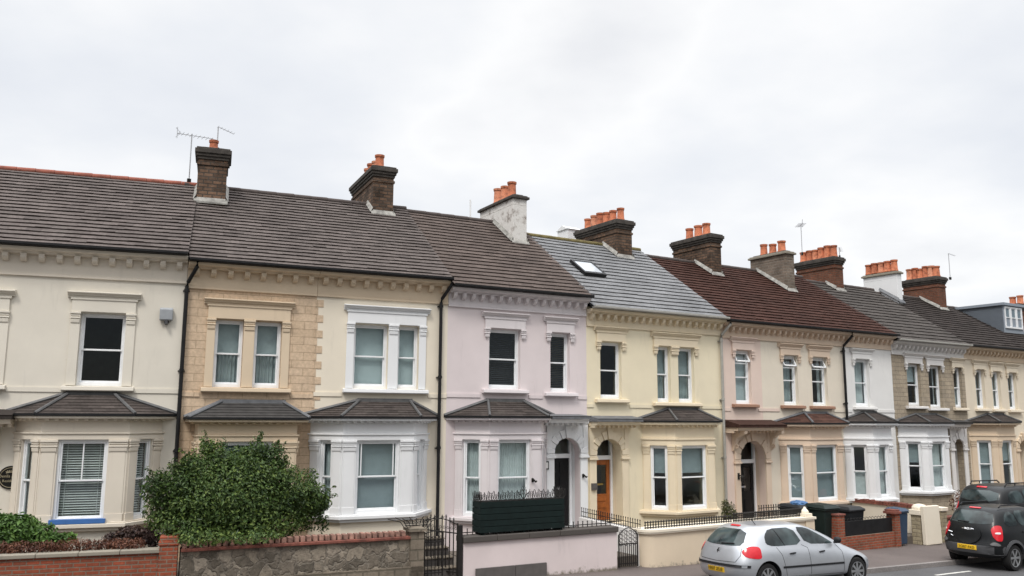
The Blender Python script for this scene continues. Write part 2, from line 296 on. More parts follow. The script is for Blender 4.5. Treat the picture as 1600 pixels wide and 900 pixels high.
def copy_tree(o, parent=None):
    c = o.copy(); col.objects.link(c)
    if parent: c.parent = parent
    for ch in list(o.children): copy_tree(ch, c)
    return c

# ------------------------------------------------------------------ house components (house-local coordinates)
def curtain_sheet(mb, x0, x1, z0, z1, y, amp=.02, wl=.09):
    n = max(6, int((x1 - x0) / wl * 6)); vs = []
    ph = R.random() * 6
    for i in range(n + 1):
        x = x0 + (x1 - x0) * i / n; yy = y + amp * math.sin(x / wl * 6.28 + ph) + amp * .5 * math.sin(x / wl * 2.3)
        vs += [(x, yy, z0), (x, yy, z1)]
    mb.add(vs, [(2 * i, 2 * i + 2, 2 * i + 3, 2 * i + 1) for i in range(n)])
def sash(parent, Mx, w, h, inside='dark', bars=None, vent=False, top='parent', mid=.5, fr_mat=None):
    fm = fr_mat or M['frame']; mb = MB(Mx); b = .05; zm = h * mid
    mb.box(0, b, 0, .11, 0, h); mb.box(w - b, w, 0, .11, 0, h); mb.box(b, w - b, 0, .11, h - b, h); mb.box(b, w - b, 0, .115, 0, b + .03)
    s = .035
    for (za, zb, y0, y1) in ((zm - .02, h - b, .02, .055), (b + .03, zm + .02, .057, .095)):
        if vent and za > zm - .1: zb = h - b - h * .2
        mb.box(b, b + s, y0, y1, za, zb); mb.box(w - b - s, w - b, y0, y1, za, zb)
        mb.box(b + s, w - b - s, y0, y1, za, za + .04); mb.box(b + s, w - b - s, y0, y1, zb - s, zb)
    if bars:
        for t in bars: mb.box(w * t - .014, w * t + .014, .018, .056, zm, h - b)
    if vent:
        hv = h * .2; za = h - b; a = rad(28)
        def P(x, t, o): return (x, -.0 - math.sin(a) * t + o * math.cos(a), za - math.cos(a) * t - o * math.sin(a))
        def bar(x0, x1, t0, t1):
            mb.add([P(x, t, o) for o in (0, .04) for t in (t0, t1) for x in (x0, x1)], [(0, 2, 3, 1), (4, 5, 7, 6), (0, 1, 5, 4), (2, 6, 7, 3), (0, 4, 6, 2), (1, 3, 7, 5)])
        bar(b, b + .05, 0, hv); bar(w - b - .05, w - b, 0, hv); bar(b, w - b, 0, .045); bar(b, w - b, hv - .05, hv)
    wo = mb.build('window' if top == 'parent' else 'window_frame', fm, parent, bevel=.006)
    par = wo if top == 'parent' else parent
    gp = MB(Mx); zt = h - b - (h * .2 if vent else 0)
    gp.box(b + s, w - b - s, .034, .040, zm + .02, zt - s); gp.box(b + s, w - b - s, .072, .078, b + .07, zm - .015)
    if vent: gp.quad(P(b + .05, .045, .02), P(w - b - .05, .045, .02), P(w - b - .05, hv - .05, .02), P(b + .05, hv - .05, .02))
    gp.build('pane', M['glass'], par)
    x0, x1, z0, z1 = b * .6, w - b * .6, .03, h - .03
    ib = MB(Mx); nm = 'blind'; mt = None
    if inside == 'roller': ib.box(x0, x1, .15, .156, z0, z1); mt = M['blindgrey']
    elif inside == 'rollerhalf': ib.box(x0, x1, .15, .156, zm + .12, z1); mt = M['blindgrey']
    elif inside == 'rollerlow': ib.box(x0, x1, .15, .156, z0, zm); mt = M['net']
    elif inside in ('slats', 'darkslats'):
        k = int((z1 - z0) / .052)
        for i in range(k):
            z = z0 + .03 + i * .052
            ib.add([(x0, .145, z - .012), (x1, .145, z - .012), (x1, .180, z + .016), (x0, .180, z + .016)], [(0, 1, 2, 3)])
        for t in (.15, .85): ib.box(x0 + (x1 - x0) * t - .006, x0 + (x1 - x0) * t + .006, .138, .142, z0, z1)
        mt = M['slat'] if inside == 'slats' else M['darkslat']
    elif inside == 'curtain': curtain_sheet(ib, x0, x1, z0, z1, .19); nm = 'curtain'; mt = M['curtain']
    elif inside == 'net': curtain_sheet(ib, x0, x1, z0, z1, .17, .012, .07); nm = 'curtain'; mt = M['net']
    elif inside == 'sidecurtains':
        curtain_sheet(ib, x0, x0 + w * .2, z0, z1, .2); curtain_sheet(ib, x1 - w * .16, x1, z0, z1, .2); nm = 'curtain'; mt = M['net']
    elif inside == 'curtlow': curtain_sheet(ib, x0, x1, z0, zm, .19); ib.box(x0, x1, .15, .155, zm, z1); nm = 'curtain'; mt = M['curtain']
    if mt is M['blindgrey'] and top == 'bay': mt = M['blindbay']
    if mt: ib.build(nm, mt, par)
    return wo
CORN = [(0, 0), (-.05, 0), (-.05, .03), (-.09, .05), (-.10, .08), (-.15, .10), (-.15, .125), (0, .15)]
def moulding(mb, x0, x1, z, k=1.0, y=0, mi=0): mb.extx([(y + a * k, z + c * k) for a, c in CORN], x0, x1, mi)
def capital(mb, xa, xb, z, y=-.06):
    mb.box(xa - .02, xb + .02, y - .05, 0, z - .05, z); mb.box(xa - .01, xb + .01, y - .03, 0, z - .10, z - .052); mb.box(xa - .015, xb + .015, y - .04, 0, z - .155, z - .115)
    mb.extx([(y, z - .16), (y - .03, z - .17), (y - .02, z - .24), (y, z - .27)], xa, xb)
def surround(win, x0, x1, zb, zt, zc, mat, openings, sill_mat=None, strip=True, corn=True, sillx=None, seg=None):
    """pilasters, head, cornice and sill round one or more openings"""
    mb = MB(); ed = [x0] + [v for o in openings for v in o] + [x1]
    for i in range(0, len(ed), 2):
        xa, xb = ed[i], ed[i + 1]
        if strip: mb.box(xa, xb, -.035, .0, zb, zt - .0)
        capital(mb, xa + .01, xb - .01, zt + .02, -.035)
    mb.box(x0 + .01, x1 - .01, -.055, 0, zt + .022, zc - .02)
    mb.box(x0 - .02, x1 + .02, -.075, 0, zc - .05, zc - .002); moulding(mb, x0 - .09, x1 + .09, zc, 1.0)
    mb.build('surround', mat, win, bevel=.008)
    s = MB(); sx = sillx or (x0 - .06, x1 + .06)
    s.extx([(.1, zb - .10), (-.12, zb - .12), (-.14, zb - .1), (-.13, zb - .02), (.1, zb + .0)], *sx)
    s.build('sill', sill_mat or mat, win, bevel=.006)
def tiled(mb, x0, x1, y0, z0, y1, z1, expo=.24, tw=.3, jit=.008, step=.03, wav=0):
    ln = math.hypot(y1 - y0, z1 - z0); n = max(1, round(ln / expo)); nx = max(1, round((x1 - x0) / tw))
    uy, uz = (y1 - y0) / ln, (z1 - z0) / ln; ny, nz = -uz, uy
    rows = []
    for i in range(n):
        a0, a1 = ln * i / n, ln * (i + 1) / n; sh = (i % 2) * .5
        for j in range(-1, nx + 1):
            xa = max(x0, x0 + (j + sh) * (x1 - x0) / nx); xb = min(x1, x0 + (j + 1 + sh) * (x1 - x0) / nx)
            if xb - xa < .02: continue
            o = step + R.uniform(0, jit); o2 = step + R.uniform(0, jit); dl = R.uniform(-.012, .012) if i else 0
            t = max(0, min(1, R.gauss(.5, .2)))
            def P(x, a, off): return (x, y0 + uy * a + ny * off, z0 + uz * a + nz * off)
            e_ = min(.016, step * .5); bk = min(.10, (a1 - a0) * .45)
            mb.add([P(xa, a0 + dl, o), P(xb, a0 + dl, o2), P(xb, a1 + .02, .004), P(xa, a1 + .02, .004), P(xa, a0 + dl, o - e_), P(xb, a0 + dl, o2 - e_), P(xb, a0 + bk, .0), P(xa, a0 + bk, .0)], [(0, 1, 2, 3), (4, 5, 1, 0), (7, 6, 5, 4)], 0, t)
DR = 3.9
def wall_with_holes(mb, w, z0, z1, holes, t=.26, mi=lambda x, z: 0, y=0):
    xs = sorted({0, w, *[v for h in holes for v in h[:2]]}); zs = sorted({z0, z1, *[v for h in holes for v in h[2:]]})
    for xa, xb in zip(xs, xs[1:]):
        for za, zb in zip(zs, zs[1:]):
            xm, zm = (xa + xb) / 2, (za + zb) / 2
            if any(h[0] < xm < h[1] and h[2] < zm < h[3] for h in holes): continue
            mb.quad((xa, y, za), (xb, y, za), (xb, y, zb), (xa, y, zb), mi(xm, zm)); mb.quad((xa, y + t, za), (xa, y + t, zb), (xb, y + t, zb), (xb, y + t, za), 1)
    for xa, xb, za, zb in holes:
        k = mi(xa - .01, (za + zb) / 2)
        mb.quad((xa, y, za), (xa, y + t, za), (xa, y + t, zb), (xa, y, zb), k); mb.quad((xb, y, za), (xb, y, zb), (xb, y + t, zb), (xb, y + t, za), k)
        mb.quad((xa, y, zb), (xa, y + t, zb), (xb, y + t, zb), (xb, y, zb), k); mb.quad((xa, y, za), (xb, y, za), (xb, y + t, za), (xa, y + t, za), k)
def offset_plan(pl, o):
    """plan of a bay [(x,0),(..),(..),(x,0)] pushed outwards by o"""
    lines = []
    for a, b in zip(pl, pl[1:]):
        a, b = Vector(a), Vector(b); d = (b - a).normalized(); nn = Vector((d.y, -d.x)); lines.append((a + nn * o, d))
    def inter(l1, l2):
        p, d = l1; q, e = l2; c = d.x * e.y - d.y * e.x; t = ((q.x - p.x) * e.y - (q.y - p.y) * e.x) / c; return p + d * t
    wl = (Vector((0, 0)), Vector((1, 0)))
    pts = [inter(lines[0], wl)] + [inter(l1, l2) for l1, l2 in zip(lines, lines[1:])] + [inter(lines[-1], wl)]
    return [(p.x, p.y) for p in pts]
def bay(root, xl, xr, c, d, zs, zh, ze, ztop, tx, mats, fwin, sidew=.5, inside='roller', bars=None, sins=None, roofmat=None, blue=False, dentil=True, lip=.24):
    """canted bay: plan (xl,0) (xl+c,-d) (xr-c,-d) (xr,0); fwin = (x0,x1) of the front window"""
    tm, wm = mats
    plan = [(xl, 0), (xl + c, -d), (xr - c, -d), (xr, 0)]
    mb = MB(); mb.prism(offset_plan(plan, -.02), -.2, zs - .1, 1)
    bw = mb.build('bay_window', [tm, wm], root)
    s = MB(); s.prism(offset_plan(plan, .12), zs - .11, zs - .03); s.prism(offset_plan(plan, .06), zs - .18, zs - .112); s.prism(offset_plan(plan, .04), zs - .03, zs)
    s.build('sill', tm, bw, bevel=.01)
    e = MB(); H = ze - zh
    e.prism(offset_plan(plan, .02), zh, zh + H * .24); e.prism(offset_plan(plan, .05), zh + H * .24, zh + H * .31); e.prism(offset_plan(plan, .0), zh + H * .31, zh + H * .78)
    e.prism(offset_plan(plan, .05), zh + H * .78, zh + H * .83); e.prism(offset_plan(plan, .13), zh + H * .86, zh + H * .90); e.prism(offset_plan(plan, lip - .02), zh + H * .90, ze)
    e.prism(offset_plan(plan, .03), zh + H * .83, zh + H * .86)
    for (a, b_) in zip(plan, plan[1:]):
        a, b_ = Vector(a), Vector(b_); ln = (b_ - a).length; dd = (b_ - a) / ln; k = max(2, int(ln / .17)); nn = Vector((dd.y, -dd.x))
        for i in range(k):
            q = a + dd * ln * (i + .5) / k; an = math.atan2(dd.y, dd.x); e.M = Matrix.Translation((q.x, q.y, 0)) @ Matrix.Rotation(an, 4, 'Z')
            if dentil: e.box(-.04, .04, -.11, -.02, zh + H * .79, zh + H * .865)
        e.M = Matrix()
    e.build('entablature', tm, bw, bevel=.006)
    # faces: pilasters and windows
    for fi, (a, b_) in enumerate(zip(plan, plan[1:])):
        a, b_ = Vector(a), Vector(b_); ln = (b_ - a).length; dd = (b_ - a) / ln
        Mx = Matrix.Translation((a.x, a.y, 0)) @ Matrix.Rotation(math.atan2(dd.y, dd.x), 4, 'Z')
        if fi == 1: wa, wb = fwin[0] - a.x, fwin[1] - a.x
        else: wa = (ln - sidew) / 2; wb = wa + sidew
        for xa, xb in ((0, wa), (wb, ln)):
            p = MB(Mx); p.box(xa + (.0 if xa else .015), xb - .0, .0, .16, zs, zh)
            ia, ib_ = xa + .02, xb - .02
            if ib_ - ia > .06:
                p.box(ia, ib_, -.03, 0, zs, zs + .16)
                capital(p, ia, ib_, zh, -.012); p.box(ia + .02, ib_ - .02, -.015, 0, zs + .16, zh - .2)
            p.build('pilaster', tm, bw, bevel=.006)
        ins = inside if fi == 1 else (sins or inside)
        sash(bw, Mx @ Matrix.Translation((wa, .05, zs)), wb - wa, zh - zs, ins, bars if fi == 1 else None, top='bay')
    if blue:
        bb = MB(); bb.box(fwin[0] - .05, fwin[1] + .05, -d - .09, -d + .03, zs + .003, zs + .07); bb.box(fwin[0] - .05, fwin[1] + .05, -d - .11, -d - .09, zs - .02, zs + .07); bb.build('sill_board', M['blueboard'], bw)
    # roof
    ev = offset_plan(plan, lip); zt = ztop; rm = roofmat or M['bayroof']
    A0, B0, C0, D0 = [(x, y, ze + .03) for x, y in ev]; T0 = (tx[0], .0, zt); T1 = (tx[1], .0, zt)
    r = MB()
    def face(P, Q, S, T):
        P, Q, S, T = map(Vector, (P, Q, S, T)); n = max(4, round(((S + T) / 2 - (P + Q) / 2).length / .16)); nn = (Q - P).cross(T - P); nn.normalize()
        if nn.z < 0: nn = -nn
        for i in range(n):
            a0, a1 = i / n, (i + 1) / n; l0, l1 = P.lerp(T, a0), P.lerp(T, a1); q0, q1 = Q.lerp(S, a0), Q.lerp(S, a1)
            k = max(1, int((q0 - l0).length / .25))
            for j in range(k):
                r.add([l0.lerp(q0, j / k) + nn * .013, l0.lerp(q0, (j + 1) / k) + nn * .013, l1.lerp(q1, (j + 1) / k), l1.lerp(q1, j / k), l0.lerp(q0, j / k) - nn * .01, l0.lerp(q0, (j + 1) / k) - nn * .01], [(0, 1, 2, 3), (4, 5, 1, 0)], 0, max(0, min(1, R.gauss(.5, .2))))
    face(A0, B0, T0, T0); face(B0, C0, T1, T0); face(C0, D0, T1, T1)
    r.build('bay_roof', rm, bw, tint=True)
    f = MB()
    for P, Q in ((A0, B0), (B0, C0), (C0, D0)):
        P, Q = Vector(P), Vector(Q); up = Vector((0, 0, .025)); dn = Vector((0, 0, -.025)); dd = (Q - P).normalized(); nn = Vector((dd.y, -dd.x, 0)) * .02
        f.add([P + dn + nn, Q + dn + nn, Q + up + nn, P + up + nn, P + dn - nn, Q + dn - nn, Q + up - nn, P + up - nn], [(0, 1, 2, 3), (4, 7, 6, 5), (0, 4, 5, 1), (3, 2, 6, 7), (0, 3, 7, 4), (1, 5, 6, 2)])
    f.build('bay_gutter', M['black'], bw)
    h = MB()
    for P, T, rr in ((A0, T0, .05), (B0, T0, .035), (C0, T1, .035), (D0, T1, .05)):
        P, T = Vector(P) + Vector((0, 0, .03)), Vector(T) + Vector((0, -.02, .03)); h.tube([P, T], rr, 6)
    h.box(tx[0] - .06, tx[1] + .06, -.05, -.004, zt - .02, zt + .07)
    h.build('lead_flashing', M['lead'] if roofmat is None else M['leaddark'], bw)
    return bw
def arch_pts(cx, zc, r, n=14): return [(cx + r * math.cos(math.pi * (1 - i / n)), zc + r * math.sin(math.pi * (1 - i / n))) for i in range(n + 1)]
def porch(root, wallmb, x0, x1, zt, zs, mat, door, canopy=None, brackets=False, dw=.80, mi=0, spand=True):
    """arched recessed doorway; returns the hole for the wall"""
    r = (x1 - x0) / 2; cx = (x0 + x1) / 2; top = zs + r + .06
    pts = arch_pts(cx, zs, r)
    for y in (0, .26):
        for (xa, za), (xb, zb) in zip(pts, pts[1:]): wallmb.quad((xa, y, za), (xb, y, zb), (xb, y, top), (xa, y, top), mi)
    for (xa, za), (xb, zb) in zip(pts, pts[1:]): wallmb.quad((xa, 0, za), (xb, 0, zb), (xb, .26, zb), (xa, .26, za), mi)
    a = MB(); k = 11
    for i in range(k):
        t0, t1 = math.pi * i / k + .012, math.pi * (i + 1) / k - .012; w = .20 if i % 2 else .24; pr = -.05 if i % 2 else -.075
        if i == k // 2: w, pr = .33, -.11
        q = [(cx + rr * math.cos(t), y, zs + rr * math.sin(t)) for y in (pr, -.002) for rr in (r + .002, r + w) for t in (t0, t1)]
        a.add(q, [(0, 1, 3, 2), (4, 6, 7, 5), (0, 4, 5, 1), (2, 3, 7, 6), (0, 2, 6, 4), (1, 5, 7, 3)])
    for xa, xb in ((x0 - .24, x0 - .0), (x1 + .0, x1 + .24)):
        a.box(xa, xb, -.05, -.001, zt - .3, zs - .12); a.box(xa - .03, xb + .03, -.1, -.001, zs - .12, zs - .06); a.box(xa - .015, xb + .015, -.07, -.001, zs - .058, zs - .005)
    if canopy and spand:
        zc_ = canopy[2] - .002; ya_, yb_ = -.03, -.001; L0, L1 = x0 - .24, x1 + .24
        for (xa, za), (xb, zb) in zip(pts, pts[1:]): a.add([(x, y, z) for y in (ya_, yb_) for x, z in ((xa, za), (xb, zb), (xb, zc_), (xa, zc_))], [(0, 1, 2, 3), (4, 7, 6, 5), (0, 4, 5, 1)])
        for xa, xb in ((L0, x0), (x1, L1)): a.box(xa, xb, ya_, yb_, zs - .003, zc_)
        for xa, xb in ((L0 - .01, L0 + .15), (L1 - .15, L1 + .01)): a.box(xa, xb, -.06, ya_ - .0, zs + .02, zc_ - .12); a.box(xa - .02, xb + .02, -.085, ya_, zc_ - .12, zc_ - .05)
    po = a.build('porch_surround', mat, root, bevel=.01)
    p = MB(); yd = .44
    p.quad((x0, .26, zt), (x0, yd + .1, zt), (x0, yd + .1, top), (x0, .26, top)); p.quad((x1, .26, zt), (x1, .26, top), (x1, yd + .1, top), (x1, yd + .1, zt))
    p.quad((x0, .26, top), (x0, yd + .1, top), (x1, yd + .1, top), (x1, .26, top)); p.box(x0 - .1, x1 + .1, -.25, yd + .1, zt - .25, zt)
    p.build('recess', mat, po)
    zd = zs - .02; xa, xb = x0 + .01, x1 - .01
    f = MB(); f.box(xa, xa + .07, yd - .05, yd + .06, zt, top); f.box(xb - .07, xb, yd - .05, yd + .06, zt, top); f.box(xa + .07, xb - .07, yd - .06, yd + .06, zd - .12, zd)
    f.box(xa + .07, xb - .07, yd - .05, yd + .06, top - .05, top)
    f.build('door_frame', M['frame'], po, bevel=.006)
    gl = MB(); gl.box(xa + .07, xb - .07, yd + .01, yd + .02, zd, top - .05); gl.build('fanlight', M['glass'], po)
    dm = M['woodDoor'] if door == 'wood' else M['blackDoor']; dx0, dx1 = xa + .072, xb - .072; dh = zd - .12
    dd = MB(); W = dx1 - dx0; y0, y1 = yd, yd + .045
    if door == 'wood':
        dd.box(dx0, dx0 + .12, y0, y1, zt + .02, dh); dd.box(dx1 - .12, dx1, y0, y1, zt + .02, dh); dd.box(dx0 + .12, dx1 - .12, y0, y1, zt + .02, zt + .75); dd.box(dx0 + .12, dx1 - .12, y0, y1, dh - .15, dh)
        for z in (.12, .36, .55): dd.box(dx0 + .17, dx1 - .17, y0 - .02, y0, zt + z, zt + z + .14)
    elif door == 'glazed':
        cxm = (dx0 + dx1) / 2
        dd.box(dx0, dx0 + .11, y0, y1, zt + .02, dh); dd.box(dx1 - .11, dx1, y0, y1, zt + .02, dh); dd.box(cxm - .06, cxm + .06, y0, y1, zt + .9, dh); dd.box(dx0 + .11, dx1 - .11, y0, y1, zt + .02, zt + .9); dd.box(dx0 + .11, dx1 - .11, y0, y1, dh - .14, dh)
        for xa_ in (dx0 + .13, cxm + .05): dd.box(xa_, xa_ + W * .5 - .2, y0 - .018, y0, zt + .15, zt + .62)
    else:
        dd.box(dx0, dx1, y0, y1, zt + .02, dh)
        for z in (.15, .85, 1.45): 
            for q in (.1, W / 2 + .03): dd.box(dx0 + q, dx0 + q + W / 2 - .13, y0 - .018, y0, zt + z, min(dh - .1, zt + z + .5))
    do = dd.build('front_door', dm, root, bevel=.006)
    if door in ('wood', 'glazed'):
        gg = MB(); gg.box(dx0 + .1, dx1 - .1, y0 + .02, y0 + .03, zt + .74, dh - .14); gg.build('door_pane', M['glass'], do)
    hh = MB(); hh.box((dx0 + dx1) / 2 - .12, (dx0 + dx1) / 2 + .12, y0 - .012, y0 - .001, zt + 1.0, zt + 1.05); hh.build('letterbox', M['brass'] if door == 'wood' else M['chrome'], do)
    kk = MB(); kk.lathe([(.012, 0), (.03, .02), (.03, .045), (.01, .06)], (0, 0, 0), 10); kk.v = [Vector((dx0 + .07 + v.x, y0 - v.z, zt + 1.1 + v.y)) for v in kk.v]; kk.build('handle', M['brass'], do)
    if canopy:
        cx0, cx1, cz, cdp, cm, rise = canopy
        c = MB(); c.extx([(0, cz), (-cdp, cz), (-cdp, cz + .07), (-cdp - .02, cz + .09), (0, cz + .09 + rise)], cx0, cx1); co_ = c.build('porch_canopy', cm, root, bevel=.008)
        c = MB(); c.extx([(0, cz - .10), (-cdp + .12, cz - .10), (-cdp + .06, cz - .003), (0, cz - .003)], cx0 + .04, cx1 - .04)
        k = int((cx1 - cx0) / .16)
        for i in range(k): xx = cx0 + .08 + (cx1 - cx0 - .16) * i / max(1, k - 1); c.box(xx - .035, xx + .035, -cdp * .55, -.002, cz - .17, cz - .102)
        c.build('canopy_cornice', mat, co_)
        if brackets:
            for xx in (x0 - .32, x1 + .20):
                b = MB(); pr = [(-.002, cz - .75), (-.08, cz - .72), (-.14, cz - .55), (-.2, cz - .35), (-.36, cz - .24), (-cdp + .1, cz - .2), (-cdp + .08, cz - .105), (-.002, cz - .105)]
                b.extx(pr, xx, xx + .13); b.tube([(xx + .065, -.16 - .05 * math.cos(t), cz - .6 + .05 * math.sin(t)) for t in [k * .6 for k in range(11)]], .03, 6)
                b.build('bracket', mat, co_, bevel=.01)
    return (x0, x1, zt, top)

def chimney(root, fr, ez, rz_, yb, fl, frr, base, top, ll, mat, pots, capm, potr=.13, poth=.42, style='oversail', label=None, long=None, flash=M['mortar']):
    """fl, frr, base, top: where the stack's street face meets the roof and ends; ll: its far end"""
    slope = (rz_ - ez) / (DR + .35)
    # depth of the street face: where the ray meets the roof slope
    y = 1.0
    for _ in range(60):
        z = fr.Z((fl + frr) / 2, base, y); y += ((z - ez) / slope - .35 - y) * .5
    y = max(.5, min(DR + .3, y))
    x0 = fr.X(fl, base, y); x1 = fr.X(frr, base, y); zb = ez + slope * (y + .35); zt = fr.Z((fl + frr) / 2, top, y)
    if long is None:
        yy = y + .4
        while yy < y + 3 and fr.X(ll, (base + top) / 2, yy) < x0: yy += .05
        ln = max(.7, min(2.6, yy - y))
    else: ln = long
    y1 = y + ln; h = zt - zb
    mb = MB(); mb.box(x0, x1, y, y1, zb - 1.6, zt - .33)
    if style == 'oversail':
        mb.box(x0 - .03, x1 + .03, y - .03, y1 + .03, zt - .5, zt - .42)
        for i, (o, a, b) in enumerate(((.03, .33, .25), (.065, .25, .17), (.10, .17, .05))): mb.box(x0 - o, x1 + o, y - o, y1 + o, zt - a, zt - b, 1)
        mb.box(x0 - .06, x1 + .06, y - .06, y1 + .06, zt - .05, zt, 1)
    else:
        mb.box(x0, x1, y, y1, zt - .33, zt - .12); mb.box(x0 - .07, x1 + .07, y - .07, y1 + .07, zt - .12, zt - .04, 1); mb.box(x0 - .02, x1 + .02, y - .02, y1 + .02, zt - .04, zt, 1)
    ch = mb.build('chimney', [mat, capm], root, bevel=.012)
    if label: ch['label'] = label
    xm = (x0 + x1) / 2
    # flaunching bed then pots in a row front to back
    fl_ = MB(); fl_.box(x0 + .08, x1 - .08, y + .08, y1 - .08, zt, zt + .05); fl_.build('flaunching', M['soot'], ch, bevel=.03)
    for i in range(pots):
        gap = min((ln - .40) / max(1, pots - 1), .45); yy = y + .2 + max(0, (ln - .4 - gap * (pots - 1)) * .35) + gap * i if pots > 1 else y + ln * .5; kk_ = R.uniform(.93, 1.07); potr_ = potr * 1.1 * kk_
        k = R.uniform(.9, 1.1); q = MB(); pr = [(potr_ * 1.08, 0), (potr_ * 1.08, .04), (potr_ * .97, .06), (potr_ * .88, poth * k - .08), (potr_ * 1.03, poth * k - .065), (potr_ * 1.06, poth * k), (potr_ * .8, poth * k), (potr_ * .78, poth * k - .15)]
        q.lathe(pr, (xm + R.uniform(-.02, .02), yy, zt + .03), 16); q.build('chimney_pot', M['pot'], ch, smooth=40)
    f = MB(); o = .05
    f.add([(x0 - .06, y - .09, zb - .09 * slope + .06), (x1 + .06, y - .09, zb - .13 * slope + .06), (x1 + .06, y + .0, zb + .12), (x0 - .06, y + .0, zb + .12), (x0 - .06, y - .09, zb - .09 * slope), (x1 + .06, y - .09, zb - .09 * slope)], [(0, 1, 2, 3), (4, 5, 1, 0)])
    yr = min(y1, DR)
    for xx, sg in ((x0, -1), (x1, 1)):
        f.add([(xx + sg * .004, y - .05, zb + .0), (xx + sg * .004, yr, zb + slope * (yr - y)), (xx + sg * .004, yr, zb + slope * (yr - y) + .17), (xx + sg * .004, y - .05, zb + .17), (xx + sg * .08, y - .05, zb + .03), (xx + sg * .08, yr, zb + slope * (yr - y) + .05)], [(0, 1, 2, 3), (3, 2, 5, 4)])
    f.build('flashing', flash, ch)
    return ch
def aerial(fr, x, y, z0, h, kind, label, sc_=1.0, rot=.3):
    t = thing('tv_aerial', label, 'aerial', fM(fr, x, y, z0, rot))
    p = MB(); p.tube([(0, 0, 0), (0, 0, h)], .016, 6); p.build('mast', M['alu'], t)
    a = MB()
    if kind == 'yagi':
        a.tube([(-.5 * sc_, 0, h - .06), (.75 * sc_, 0, h - .02)], .012, 5)
        for i in range(9):
            xx = -.45 * sc_ + i * .14 * sc_; a.tube([(xx, -.16, h - .05), (xx, .16, h - .05)], .006, 4)
        a.tube([(-.5 * sc_, 0, h - .2), (-.5 * sc_, 0, h + .12)], .01, 4); a.tube([(-.55 * sc_, 0, h + .1), (-.38 * sc_, 0, h - .04), (-.55 * sc_, 0, h - .18)], .008, 4)
    else:
        a.tube([(0, 0, h), (.5 * sc_, 0, h - .12)], .010, 5)
        for i in range(6): a.tube([(.1 * i * sc_, -.1, h - .022 * i), (.1 * i * sc_, .1, h - .022 * i)], .005, 4)
    a.build('antenna_boom', M['alu'], t)
    c = MB(); c.box(-.05, .05, -.03, .03, .02, .14); c.build('bracket', M['iron'], t)

